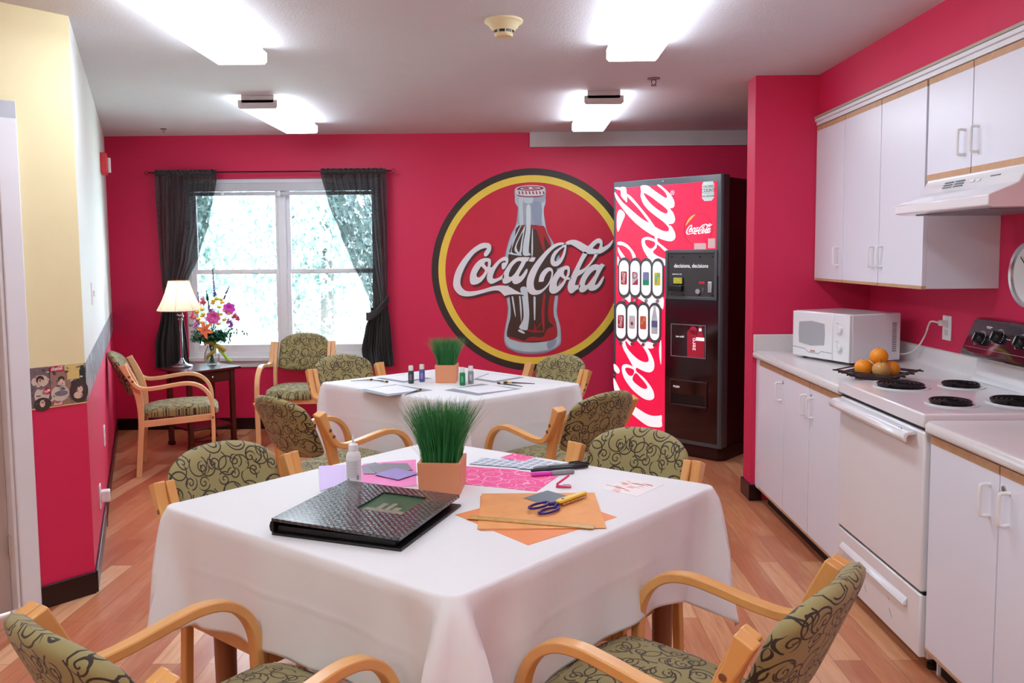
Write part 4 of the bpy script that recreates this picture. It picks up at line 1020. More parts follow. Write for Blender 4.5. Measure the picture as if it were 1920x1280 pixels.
for k in range(5): box(bm, .012, W_-.02, .012, D_-.012, .009+k*.003, .0112+k*.003)
obj('page', bm, mat('album_page', (30, 30, 34), .4), r)
# glue bottle
g = tz(664, 912); r = thing('glue_bottle', 'white craft glue bottle with a pointed nozzle', 'bottle', (g.x, g.y, TZ+.0035))
Mb = mat('glue_plastic', (236, 234, 238), .3, noise=.01)
bm = nb(); lathe(bm, [(0, 0), (.020, 0), (.0235, .004), (.0235, .098), (.021, .108), (.013, .116), (.013, .12)], 28); bd = obj('bottle_body', bm, Mb, r, smooth=35)
bm = nb(); lathe(bm, [(.0237, .022), (.0239, .022), (.0239, .088), (.0237, .088)], 28, closed=False); lb = obj('label', bm, mat('label_white', (226, 224, 230), .5), bd, smooth=True)
bm = nb()
for k in range(11): 
    for j in range(7): a_ = -pi/2-.75+j*.22+(k % 3)*.05; box(bm, .0238, .0243, -.0022, .0022, 0, .0012, Matrix.Rotation(a_, 4, 'Z') @ Matrix.Translation((0, 0, .034+k*.0048)))
box(bm, .0238, .0243, -.004, .004, .022, .030, Matrix.Rotation(-pi/2-.6, 4, 'Z')); box(bm, .0238, .0243, -.004, .004, .024, .040, Matrix.Rotation(-pi/2+.75, 4, 'Z'))
obj('label_print', bm, mat('print_mid_grey', (150, 150, 156), .6), bd)
bm = nb(); lathe(bm, [(.0155, .118), (.0155, .135), (.010, .139), (.0045, .141), (.003, .16), (.0016, .168), (0, .168)], 20); obj('cap', bm, Mb, r, smooth=35)

# planters
def planter(c, w, h, rz, gh, label, seed, tips):
    r = thing('grass_planter', label, 'planter', (c[0], c[1], TZ), rz)
    m = mat('terracotta_pot', (228, 152, 112), .6, noise=.03, nscale=8)
    bm = nb(); t_ = .011; W2 = w/2
    pr_ = [(W2*.95, 0), (W2, h), (W2-t_, h), (W2-t_, h-.02)]
    rings = []
    for q_, z_ in pr_: rings.append([bm.verts.new((sx*q_, sy*q_, z_)) for sx, sy in ((-1, -1), (1, -1), (1, 1), (-1, 1))])
    for a_, b_ in zip(rings, rings[1:]):
        for k in range(4): bm.faces.new((a_[k], a_[(k+1) % 4], b_[(k+1) % 4], b_[k]))
    bm.faces.new(rings[0][::-1]); bm.faces.new(rings[-1]); obj('pot', bm, m, r, bevel=.002)
    rs = random.Random(seed); bm = nb()
    for k in range(2600):
        x0, y0 = rs.uniform(-1, 1)*(W2-.015), rs.uniform(-1, 1)*(W2-.015); l = gh*rs.uniform(.78, 1.08)
        lean = .30+rs.uniform(-.2, .28); dx, dy = x0/W2*l*lean+rs.gauss(0, .006), y0/W2*l*lean*.8+rs.gauss(0, .006)
        edge = rs.random() < .08
        if edge: dx *= 1.6; dy *= 1.4; l *= .95
        wd = .0011 if not edge else .0007; a_ = rs.random()*pi; ux, uy = cos(a_)*wd, sin(a_)*wd; zb = h-.022; prev = None
        mi = 1 if (edge or rs.random() < tips) else (2 if rs.random() < .35 else 0)
        for j in range(4):
            s = j/3; cx_, cy_, cz_ = x0+dx*s**1.8, y0+dy*s**1.8, zb+l*s; f_ = 1-s*.85
            cur = (bm.verts.new((cx_-ux*f_, cy_-uy*f_, cz_)), bm.verts.new((cx_+ux*f_, cy_+uy*f_, cz_)))
            if prev:
                fc = bm.faces.new((prev[0], prev[1], cur[1], cur[0])); fc.material_index = 1 if (mi == 1 and j == 3) else (2 if mi == 2 else 0)
            prev = cur
    o = obj('grass', bm, [mat('grass_green', (58, 146, 78), .5, noise=.2, nscale=30), mat('grass_tip', (150, 130, 80) if tips > .2 else (104, 160, 96), .6), mat('grass_green_dark', (36, 116, 56), .5)], r); o['kind'] = 'stuff'
    bm = nb(); box(bm, -W2+t_, W2-t_, -W2+t_, W2-t_, h-.025, h-.018); obj('soil', bm, mat('soil', (40, 34, 28), .9), r)
planter((-.243, 2.515), .138, .100, radians(-4), .196, 'square terracotta-coloured planter of artificial grass on the front table', 5, .1)
g2 = onz(838, 716, TZ)
planter((g2.x, g2.y+.02), .126, .105, radians(-3), .17, 'square terracotta-coloured planter of artificial grass on the back table', 6, .35)

# ================================================================ THINGS ON THE BACK TABLE
nm = ['nearest left', 'nearest right', 'far left', 'far right']
for i, (G_, Wt) in enumerate(((((340, 282), (560, 249), (778, 283), (515, 318)), ((385, 277), (570, 254), (705, 285), (520, 307))),
                             (((845, 283), (1060, 245), (1290, 275), (1040, 314)), ((900, 275), (1110, 253), (1255, 279), (1045, 303))),
                             (((450, 214), (620, 190), (775, 214), (610, 240)), ((480, 211), (630, 192), (735, 212), (610, 232))),
                             (((1010, 220), (1100, 185), (1312, 208), (1140, 240)), ((1035, 215), (1110, 188), (1280, 208), (1140, 231))))):
    quad_sheet('painting_board', [SB(*p) for p in G_], TZ, P_mat, 'grey board under white paper, %s place on the back table' % nm[i], 'board', 'grey boards')
    quad_sheet('paper_sheet', [SB(*p) for p in Wt], TZ+.0016, P_wh, 'white sheet on a grey board, %s place on the back table' % nm[i], 'paper', 'white painting sheets')
for (zx, zy, col, lab, nm_) in ((651, 249, (60, 58, 66), 'dark grey', 'leftmost of the four'), (715, 240, (96, 92, 160), 'violet', 'left of the planter'), (950, 261, (20, 130, 76), 'green', 'right of the planter'), (999, 251, (150, 154, 160), 'silver', 'rightmost of the four')):
    p = SB(zx, zy-4); r = thing('paint_bottle', 'small %s paint bottle with a pale cap, %s' % (lab, nm_), 'paint bottle', (p[0], p[1]+.016, TZ), 0, 'paint bottles')
    bm = nb(); lathe(bm, [(0, 0), (.015, 0), (.017, .003), (.017, .068), (.014, .074), (.012, .076)], 20); bd = obj('bottle_body', bm, mat('paint_'+lab, col, .3), r, smooth=35)
    bm = nb(); lathe(bm, [(.0138, .076), (.0138, .102), (.0125, .104), (0, .104)], 20); obj('cap', bm, mat('cap_pale', (226, 226, 222), .35), r, smooth=35)
    bm = nb(); box(bm, -.007, .007, -.0178, -.0168, .02, .055); obj('label', bm, mat('label_'+lab, tuple(min(255, c_+50) for c_ in col), .4), bd)
M_bh = mat('brush_handle', (30, 32, 40), .25); M_br = mat('brush_ferrule', (210, 170, 90), .3, .8); M_bs = mat('bristle', (60, 44, 34), .8)
def brush(a_, b_, label, hcol=None):
    a_, b_ = Vector(SB(*a_)), Vector(SB(*b_)); d = b_-a_; L_ = d.length
    r = thing('paint_brush', label, 'brush', (a_.x, a_.y, TZ+.007), atan2(d.y, d.x), 'paint brushes'); X = Matrix.Rotation(pi/2, 4, 'Y')
    bm = nb(); lathe(bm, [(0, 0), (.002, .002), (.0035, L_*.5), (.0045, L_*.72)], 10, M=X); obj('handle', bm, hcol or M_bh, r, smooth=40)
    bm = nb(); lathe(bm, [(.005, L_*.72), (.005, L_*.86)], 10, M=X); obj('ferrule', bm, M_br, r, smooth=40)
    bm = nb(); lathe(bm, [(.0055, L_*.86), (.006, L_*.93), (.003, L_), (0, L_)], 10, M=X); obj('bristles', bm, M_bs, r, smooth=40)
brush((612, 320), (712, 284), 'paint brush lying on the near left board')
brush((302, 236), (432, 228), 'paint brush with a pale handle at the left corner of the back table', mat('brush_pale', (176, 176, 186), .3))
brush((430, 230), (520, 241), 'short dark paint brush at the left corner of the back table')
brush((1300, 268), (1152, 247), 'paint brush on the near right board, nearer of the pair')
brush((1372, 252), (1188, 243), 'paint brush on the near right board, farther of the pair')
# ================================================================ LETTERING (traced outlines, photograph units)
def tr(P, ox, oy, s): return [(ox+x/s, oy+y/s) for x, y in P]
def L1(*P): return tr(P, 840, 440, 10.667)
def L2(*P): return tr(P, 980, 440, 10.667)
LOGO = [
 [L1((865,240),(850,195),(810,168),(750,160),(680,168),(600,205),(500,275),(400,370),(310,475),(230,590),(165,710),(125,830),(106,950),(112,1040),(150,1120),(220,1190),(300,1222),(400,1230),(500,1218),(600,1192),(720,1160),(830,1130),(930,1112),(1010,1118),(1060,1150),(1100,1190),(1130,1222),(1140,1220),(1210,1200),(1330,1187),(1430,1187),(1490,1192),(1492,1184),(1440,1155),(1340,1105),(1240,1045),(1150,1018),(1040,1012),(930,1022),(820,1052),(700,1090),(560,1120),(430,1130),(350,1115),(290,1065),(255,1000),(250,920),(270,820),(310,710),(370,590),(450,470),(530,375),(620,310),(700,275),(750,265),(780,272),(765,300),(730,350),(718,390),(730,425),(765,432),(800,405),(840,350),(862,300))],
 [L1((790,465),(840,480),(860,520),(858,590),(845,640),(870,652),(870,662),(830,690),(790,760),(730,860),(660,940),(580,985),(510,998),(460,980),(440,920),(440,830),(465,730),(510,640),(570,560),(640,500),(710,472)),
  L1((670,630),(690,655),(740,705),(725,750),(690,800),(640,845),(600,850),(575,825),(575,780),(600,730),(640,665)), L1((795,540),(802,570),(797,620),(785,645),(760,625),(735,590),(735,560),(760,538))],
 [L1((868,655),(905,620),(960,555),(1030,490),(1100,448),(1160,440),(1200,460),(1208,510),(1195,570),(1165,630),(1130,680),(1100,693),(1078,670),(1072,620),(1078,575),(1110,555),(1150,550),(1155,525),(1120,520),(1060,545),(1000,610),(950,690),(915,770),(895,840),(905,870),(940,880),(1000,860),(1060,825),(1110,785),(1125,830),(1100,875),(1050,900),(980,935),(910,970),(850,978),(800,940),(778,880),(785,800),(810,720),(840,680))],
 [L1((1480,448),(1490,446),(1600,448),(1628,452),(1625,470),(1590,530),(1560,540),(1520,620),(1460,720),(1420,800),(1425,830),(1460,820),(1510,760),(1560,690),(1590,685),(1585,750),(1540,840),(1470,930),(1400,975),(1340,985),(1295,960),(1280,915),(1230,950),(1170,975),(1120,975),(1090,940),(1090,860),(1110,770),(1160,680),(1230,580),(1310,500),(1390,455),(1440,448)),
  L1((1440,525),(1470,540),(1440,600),(1390,690),(1330,780),(1270,835),(1230,840),(1215,810),(1230,740),(1280,640),(1350,560),(1400,528))],
 [L2((170,450),(256,455),(256,462),(215,535),(125,530),(125,522))],
 [L2((860,180),(800,158),(750,155),(680,170),(590,215),(480,305),(370,420),(270,540),(180,670),(110,810),(78,940),(80,1050),(110,1140),(170,1190),(260,1200),(350,1175),(430,1110),(510,1020),(570,920),(605,810),(605,720),(580,670),(530,650),(470,665),(400,725),(350,800),(325,880),(320,938),(330,940),(412,932),(430,870),(470,790),(520,730),(560,725),(575,770),(560,850),(520,950),(450,1040),(370,1095),(290,1108),(240,1080),(222,1010),(225,920),(260,800),(320,670),(400,540),(490,410),(590,300),(690,230),(760,205),(820,206))],
 [L2((872,180),(868,280),(855,370),(820,470),(770,560),(700,620),(630,632),(575,600),(553,540),(565,450),(610,360),(690,290),(780,230),(830,180)), L2((835,245),(820,310),(790,400),(750,470),(700,515),(650,530),(632,500),(650,430),(700,350),(770,280))],
 [L2((845,175),(900,125),(980,102),(1060,105),(1150,140),(1230,185),(1300,225),(1330,205),(1400,135),(1470,85),(1530,72),(1580,105),(1597,170),(1592,245),(1640,230),(1700,195),(1760,140),(1795,105),(1803,115),(1780,190),(1720,265),(1640,325),(1560,370),(1500,382),(1400,386),(1300,382),(1225,370),(1200,340),(1130,295),(1040,235),(960,195),(890,200)), L2((1400,270),(1440,215),(1500,168),(1540,180),(1530,240),(1505,290),(1450,285))],
 [L2((1222,340),(1150,460),(1080,600),(1010,740),(960,850),(915,950),(897,1040),(910,1120),(950,1168),(1000,1160),(1060,1110),(1110,1078),(1145,1040),(1140,1000),(1052,1005),(1047,980),(1070,900),(1100,830),(1180,780),(1270,700),(1360,590),(1450,470),(1505,375),(1440,385),(1400,470),(1330,570),(1240,660),(1160,700),(1135,692),(1170,610),(1230,490),(1292,380))],
 [L2((900,618),(935,650),(945,720),(930,800),(910,855),(970,850),(955,895),(880,900),(850,960),(800,1040),(730,1120),(650,1170),(580,1172),(535,1130),(528,1060),(550,960),(600,850),(670,740),(750,670),(830,625)), L2((750,835),(790,865),(825,885),(800,935),(755,985),(715,1025),(690,1025),(680,980),(700,910)), L2((880,690),(895,720),(885,790),(860,835),(835,810),(820,770),(835,710))],
 [L2((1530,600),(1570,573),(1578,573),(1638,602),(1638,610),(1600,660),(1550,750),(1500,850),(1455,950),(1445,1000),(1490,985),(1540,920),(1590,850),(1620,825),(1618,880),(1580,970),(1520,1050),(1440,1105),(1370,1120),(1325,1105),(1300,1080),(1250,1125),(1190,1150),(1145,1135),(1120,1085),(1125,1000),(1160,880),(1220,770),(1300,670),(1380,610),(1460,588)), L2((1430,710),(1470,710),(1450,780),(1390,870),(1330,950),(1280,1000),(1245,1005),(1245,960),(1290,860),(1360,765))],
]
def logo_bm(fn, M, e=.0004):
    bm = nb()
    for g in LOGO: shape_bm(bm, [[fn(p) for p in P] for P in g], e, M)
    return bm
# ================================================================ WALL PAINTING
MW0 = frame(Vector((0, YB, 0)), (1, 0, 0), (0, 0, 1))
def wq(p): v = ony(p[0], p[1], YB); return (v.x, v.z)
def wl(lay): return MW0 @ Matrix.Translation((0, 0, .001+lay*.0012))
mural = thing('wall_painting', 'round painting of a cola bottle with script lettering on the red back wall', 'wall painting', (.13, YB-.001, 1.36))
def mpart(name, polys, col, lay, smooth=True, px=True, rough=.5):
    for g in polys:
        bm = nb(); shape_bm(bm, [[wq(p) if px else p for p in P] for P in g], .0005, wl(lay), smooth)
        o = obj(name, bm, mat('mural_%d_%d_%d' % col, col, rough, noise=.05, nscale=12), mural, world=True)
    return o
mc, mr = (.135, 1.362), .868
mpart('dark_ring', [[ell(mc[0], mc[1], mr, mr, 72), ell(mc[0], mc[1], mr-.058, mr-.058, 72)]], (52, 40, 34), 0, px=False)
mpart('yellow_ring', [[ell(mc[0], mc[1], mr-.058, mr-.058, 72), ell(mc[0], mc[1], mr-.118, mr-.118, 72)]], (246, 214, 78), 0, px=False)
mpart('red_disc', [[ell(mc[0], mc[1], mr-.118, mr-.118, 72)]], (208, 28, 62), 0, px=False)
B3 = lambda *P: tr(P, 930, 340, 8.0); B4 = lambda *P: tr(P, 930, 530, 8.536)
outl = [(966,353),(965,368),(966,380),(971,388),(970,404),(967,422),(958,440),(951,462),(947,480),(946,500),(948,520),(949,545),(950,560),(952.3,577),(951,594),(947.6,612),(945.2,629.6),(946.4,642.5),(952.3,651.8),(967.5,660),(986.2,663.5),(1006,663.5),(1023.7,661.2),(1040,654),(1050.7,644.8),(1052,629.6),(1050.7,612),(1046,594.4),(1044.2,582.7),(1046,565),(1048,545),(1052,520),(1052,490),(1040,459),(1027.5,437.5),(1023,421),(1020,402.5),(1020,389),(1023,381),(1023,367.5),(1022.5,352),(1011,348),(995,347),(980,348)]
bt_ = mpart('bottle_outline', [[outl]], (158, 176, 196), 1)
inn = [((x-998)*.965+998, (y-505)*.985+505) for x, y in outl]
mpart('bottle_glass', [[inn]], (190, 204, 216), 2)
mpart('neck_glass', [[B3((350,230),(720,225),(700,340),(690,500),(700,650),(340,655),(335,500),(335,340))]], (168, 174, 190), 3)
mpart('glass_highlight', [[B3((340,240),(420,235),(400,340),(410,640),(350,650),(345,400))], [B3((680,330),(720,330),(715,480),(735,640),(700,645),(680,480))], [B3((420,230),(550,228),(540,320),(430,320))], [B4((170,860),(420,930),(640,950),(960,880),(1010,840),(1000,960),(900,1050),(650,1095),(420,1090),(220,1030))]], (196, 214, 222), 4)
mpart('glass_shade', [[B3((540,330),(680,330),(670,640),(580,645))], [B4((820,950),(960,900),(940,1000),(840,1060))], [B4((200,1040),(420,1100),(700,1100),(900,1060),(880,1085),(640,1125),(420,1125),(240,1070))]], (150, 162, 186), 5)
mpart('cola', [[[(972.5,423),(1018,424),(1022,436),(1030,455),(1040,476),(1044,500),(1043,530),(1039,560),(1037.5,585),(1041,605),(1044,622),(1043,632),(1030,638),(1005,641.5),(985,641),(965,636),(951,630),(952.5,612),(957,595),(957.5,575),(955,552),(953,520),(952,490),(956,468),(965,445)]]], (74, 50, 44), 6, rough=.35)
mpart('cola_red', [[B3((530,665),(600,670),(715,670),(770,790),(830,930),(800,960),(720,820),(735,1060),(690,990),(625,780),(600,720),(530,710))], [B4((760,170),(790,170),(775,400),(775,760),(760,780),(725,520),(740,330))], [B4((870,200),(940,200),(920,350),(915,500),(960,640),(972,850),(820,920),(480,930),(560,860),(740,870),(820,740),(920,690),(850,620),(830,480),(845,300))],
       [B4((495,745),(600,760),(610,670),(625,670),(640,790),(650,720),(735,630),(730,650),(660,730),(655,760),(760,765),(760,785),(600,790),(500,765))], [B4((240,860),(420,920),(560,945),(420,945),(220,890))], [B3((380,670),(450,665),(400,700))]], (176, 34, 44), 7)
mpart('bottle_highlight', [[B3((455,380),(518,380),(518,700),(505,860),(490,1050),(515,1085),(510,1108),(405,1100),(415,900),(450,700))], [B4((390,85),(490,75),(515,260),(532,500),(515,680),(490,755),(370,720),(430,600),(440,480),(420,250))], [B4((360,750),(400,750),(455,790),(455,812),(410,800),(355,770))],
       [B3((540,745),(552,745),(553,1085),(530,1090))], [B4((600,205),(632,205),(628,560),(618,590),(608,570))], [B4((250,225),(275,225),(315,510),(300,515))], [B4((370,215),(390,215),(412,420),(408,600),(400,600))],
       [B3((362,675),(375,675),(290,860),(235,1060),(370,1085),(370,1115),(180,1085),(185,1060),(220,1060),(260,880))], [B3((430,672),(440,672),(400,900),(375,1085),(285,1050),(290,960),(340,850)), B3((405,760),(350,860),(310,960),(315,1020),(350,1060),(380,900))]], (214, 228, 232), 8)
mpart('bottle_cap', [[B3((295,120),(330,85),(430,65),(540,58),(680,70),(728,95),(725,150),(715,205),(600,225),(500,228),(380,220),(320,200),(300,160))]], (226, 222, 228), 6)
mpart('cap_red', [[B3((310,125),(350,90),(440,74),(540,70),(660,78),(712,98),(700,118),(600,135),(480,140),(360,130)), B3((360,110),(420,90),(520,82),(620,88),(670,100),(620,115),(500,122),(400,120))], [B3((400,100),(480,90),(500,110),(420,112))], [B3((540,90),(640,100),(560,112))], [B3((310,180),(330,205),(500,222),(700,210),(715,190),(715,214),(600,232),(480,236),(330,218))]]+[[B3((335+k*52,150),(350+k*52,150),(362+k*52,190),(345+k*52,192))] for k in range(8)], (150, 44, 62), 7)
mpart('lettering_shadow', [[[(p[0]+2.6, p[1]+3.2) for p in P] for P in g] for g in LOGO], (66, 54, 58), 9)
bm = logo_bm(wq, wl(10)); obj('lettering', bm, mat('mural_lettering', (238, 236, 240), .5, noise=.02), mural, world=True)

# ================================================================ VENDING MACHINE
VA = Vector((.754, 6.25, 0)); VW = .924; VH = 2.05; vrz = atan2(-.669, .743)
vx = Vector((.743, -.669, 0)).normalized(); vy = Vector((.669, .743, 0)).normalized()
vm = thing('vending_machine', 'tall red and black drink vending machine standing in the corner', 'vending machine', VA, vrz)
def VP(p):
    d = ray(p[0], p[1]); o = Vector((0, 0, H)); t_ = (VA-o).dot(vy)/d.dot(vy); q = o+d*t_-VA; return (q.dot(vx), q.z)
def vl(lay): return frame(Vector((0, -.001-lay*.0012, 0)), (1, 0, 0), (0, 0, 1))
M_vf = mat('vending_frame', (84, 90, 96), .3, noise=.02); M_vb = mat('vending_black', (30, 8, 14), .12, noise=.02, coat=.6); M_vs = mat('vending_side', (44, 6, 10), .35, noise=.05)
bm = nb(); prism(bm, [(.012, .10), (VW-.012, .10), (VW-.012, .74), (.03, .74)], .1, VH-.015, 'z'); box(bm, .03, VW-.03, .72, .745, .3, 1.6); obj('cabinet', bm, M_vs, vm, bevel=.004)
bm = nb(); prism(bm, [(.0, .0), (.0, .10), (VW, .10), (VW, .015), (VW-.015, .0)], .10, VH, 'z'); dr_ = obj('door', bm, M_vf, vm, bevel=.004)
bm = nb(); prism(bm, [(.02, .03), (VW-.04, .03), (VW-.0, .08), (VW, .72), (.04, .72)], 0, .10, 'z'); obj('base', bm, M_vs, vm, bevel=.004)
def vpart(name, polys, m, lay, parent=None, smooth=False, e=.0005, px=True):
    for g in polys: bm = nb(); shape_bm(bm, [[VP(p) if px else p for p in P] for P in g], e, vl(lay), smooth); o = obj(name, bm, m, parent or dr_)
    return o
xr = VP((1344, 400))[0]; xm = VP((1247, 700))[0]; xl = .022; zt = VP((1250, 346))[1]; zm = VP((1300, 468))[1]
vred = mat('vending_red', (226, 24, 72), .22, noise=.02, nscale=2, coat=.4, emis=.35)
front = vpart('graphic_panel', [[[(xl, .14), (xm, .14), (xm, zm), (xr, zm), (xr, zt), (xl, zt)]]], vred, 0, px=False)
vpart('lower_panel', [[[(xm+.002, .13), (xr+.02, .13), (xr+.02, zm-.19), (xm+.002, zm-.19)]]], M_vb, 0, px=False)
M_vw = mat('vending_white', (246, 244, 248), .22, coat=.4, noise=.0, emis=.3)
V5 = lambda *P: tr(P, 1145, 335, 8.0); V6 = lambda *P: tr(P, 1145, 480, 7.527); V7 = lambda *P: tr(P, 1145, 630, 7.11)
big = [
 [V5((455,110),(550,102),(640,165),(740,235),(810,280),(850,290),(900,320),(958,390),(935,435),(890,448),(935,500),(965,580),(962,640),(930,675),(875,682),(885,730),(870,725),(800,650),(680,560),(570,470),(490,370),(452,260),(460,190)), V5((500,210),(600,265),(700,340),(800,415),(857,475),(850,515),(810,518),(720,470),(620,390),(540,300),(505,240))],
 [V5((700,97),(740,95),(830,165),(910,250),(952,330),(955,385),(900,340),(850,290),(845,250),(800,180))],
 [V5((65,200),(110,260),(180,350),(270,430),(400,545),(500,620),(578,662),(640,700),(660,715),(770,775),(850,790),(880,765),(870,720),(900,700),(940,755),(972,830),(965,900),(910,937),(820,925),(700,880),(600,830),(480,750),(350,640),(240,520),(150,405),(90,310),(65,240))],
 [V5((260,230),(340,300),(440,420),(540,540),(620,650),(662,718),(580,664),(575,650),(430,460),(330,350),(258,270))],
 [V5((60,135),(135,130),(138,172))], [V5((150,130),(225,130),(240,200),(248,280),(245,355),(210,320),(160,260),(155,200))], [V5((140,460),(215,530),(180,640),(107,800),(98,560))],
 [V5((465,930),(485,890),(540,872),(600,880),(665,905),(662,862),(705,882),(712,945),(860,1070),(830,1098),(705,985),(690,1035),(635,1100),(720,1165),(830,1215),(830,1300),(620,1290),(560,1180),(500,1080),(470,990)), V5((515,930),(550,915),(620,930),(670,960),(660,1010),(620,1045),(580,1040),(530,990))],
 [V5((108,950),(170,945),(250,985),(320,1060),(370,1140),(385,1240),(350,1240),(310,1110),(250,1040),(180,1000),(108,990))], [V5((110,1020),(150,1080),(240,1210),(180,1210),(130,1130),(112,1080))], [V5((106,1160),(140,1240),(130,1290),(105,1290))],
 [V6((210,560),(270,500),(285,560),(278,660),(240,630),(205,600))], [V6((370,575),(420,520),(500,560),(590,550),(640,590),(745,580),(742,745),(700,720),(560,720),(480,650))],
 [V7((150,40),(200,25),(250,60),(300,110),(290,130),(250,115),(205,60),(200,100),(230,170),(290,240),(370,310),(450,345),(500,340),(508,300),(480,220),(420,130),(330,30),(400,40),(480,140),(540,240),(580,340),(580,430),(545,475),(490,480),(420,455),(345,420),(345,470),(430,540),(500,620),(560,710),(583,790),(570,835),(520,853),(450,835),(370,780),(290,710),(220,620),(170,530),(150,440),(160,390),(200,372),(260,385),(298,405),(270,350),(210,240),(165,150)), V7((195,430),(230,418),(290,435),(315,460),(308,505),(278,530),(240,518),(205,470)), V7((292,578),(335,490),(400,550),(460,620),(490,670),(480,700),(440,700),(370,660))],
 [V7((400,50),(560,90),(590,120),(575,155),(530,165),(480,150),(430,100))], [V7((45,368),(90,400),(120,450),(115,490),(90,495),(55,460),(44,420))],
 [V7((42,555),(80,620),(130,720),(200,820),(290,910),(390,980),(480,1035),(560,1060),(640,1060),(682,1055),(683,1130),(683,1205),(600,1212),(500,1195),(400,1130),(290,1040),(200,960),(110,850),(60,740),(42,650))],
 [V7((672,50),(650,140),(652,260),(672,380),(678,200))],
]
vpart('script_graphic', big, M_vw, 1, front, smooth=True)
# registered mark, calorie sticker, small roundel, stickers
bm = nb(); c = VP((1261, 361)); shape_bm(bm, [ell(c[0], c[1], .016, .016), ell(c[0], c[1], .013, .013)], .0004, vl(1), False); text_bm(bm, 'R', .018, vl(1) @ Matrix.Translation((c[0], c[1], 0))); obj('registered_mark', bm, M_vw, front)
P = [VP((x, y)) for x, y in tr(((825,95),(905,95),(912,130),(905,230),(860,258),(815,230),(808,130)), 1140, 320, 4.573)]
x0, x1 = P[-1][0], P[2][0]; z1_, z0_ = P[0][1], P[4][1]
stc = vpart('calorie_sticker', [[[(x0, z1_-.02), (x0+.01, z1_), (x1-.01, z1_), (x1, z1_-.02), (x1, z0_+.02), (x1-.02, z0_), (x0+.02, z0_), (x0, z0_+.02)]]], mat('sticker_mint', (226, 240, 236), .4), 1, front, px=False)
bm = nb(); xc = (x0+x1)/2; hh = z1_-z0_
text_bm(bm, 'CALORIES', hh*.17, vl(2) @ Matrix.Translation((xc, z1_-hh*.26, 0)), xs=.82); text_bm(bm, 'COUNT', hh*.27, vl(2) @ Matrix.Translation((xc, z1_-hh*.47, 0)), xs=.8); text_bm(bm, 'CHECK THEN CHOOSE', hh*.1, vl(2) @ Matrix.Translation((xc, z1_-hh*.76, 0)), xs=.68); box(bm, x0+.01, x1-.01, -.0035, -.003, z1_-hh*.63, z1_-hh*.62)
obj('sticker_text', bm, mat('ink_grey', (90, 96, 100), .5), stc)
c = VP((1309, 430)); bm = nb(); shape_bm(bm, [ell(c[0], c[1], .115, .115, 40), ell(c[0], c[1], .111, .111, 40)], .0003, vl(1), False); rnd_o = obj('roundel', bm, mat('roundel_red', (200, 30, 60), .3), front)
bm = nb(); shape_bm(bm, [[(c[0]-.10, c[1]+.03), (c[0]-.07, c[1]+.085), (c[0]-.02, c[1]+.11), (c[0]-.06, c[1]+.07)]], .0004, vl(2), True); obj('roundel_glint', bm, mat('roundel_gold', (246, 216, 120), .3), rnd_o)
lw = VP((1333, 430))[0]-VP((1287, 430))[0]; k_ = lw/282.
bm = logo_bm(lambda p: ((p[0]-850)*k_+VP((1287, 430))[0], -(p[1]-510)*k_+VP((1309, 431))[1]), vl(2)); obj('small_script', bm, M_vw, rnd_o)
a_, b_ = VP((1302, 456)), VP((1324, 467)); c_, d_ = VP((1328, 447)), VP((1341, 465))
vpart('price_sticker', [[rect(a_[0], b_[1], b_[0], a_[1])], [rect(c_[0], d_[1], d_[0], c_[1])]], mat('sticker_pink', (246, 214, 214), .4), 1, front, px=False)
# selection windows
art = [((214, 20, 56), (240, 240, 240)), ((226, 226, 230), (206, 60, 90)), ((140, 150, 200), (30, 170, 120)), ((250, 226, 60), (140, 210, 160)), ((206, 30, 60), (240, 220, 220)), ((238, 238, 240), (200, 40, 60)), ((240, 110, 90), (250, 160, 90)), ((226, 232, 240), (110, 120, 170))]
cts = [(200, 303), (357, 308), (512, 313), (672, 318), (158, 918), (315, 925), (472, 933), (632, 942)]
def caps(cx, cz, hw, hh_, n=10):
    P = []
    for k in range(n+1): a = pi*k/n; P.append((cx+hw*cos(a), cz+hh_-hw+hw*sin(a)*1.15))
    for k in range(n+1): a = pi+pi*k/n; P.append((cx+hw*cos(a), cz-hh_+hw+hw*sin(a)*1.15))
    return P
wlist = []
for i, (zx, zy) in enumerate(cts):
    cx_, cz_ = VP(tr([(zx, zy)], 1145, 480, 7.527)[0]); zu = VP(tr([(zx, zy-232)], 1145, 480, 7.527)[0])[1]; hh_ = zu-cz_
    sx_ = VP(tr([(zx+78, zy)], 1145, 480, 7.527)[0])[0]-cx_
    wlist.append((cx_, cz_, hh_, sx_))
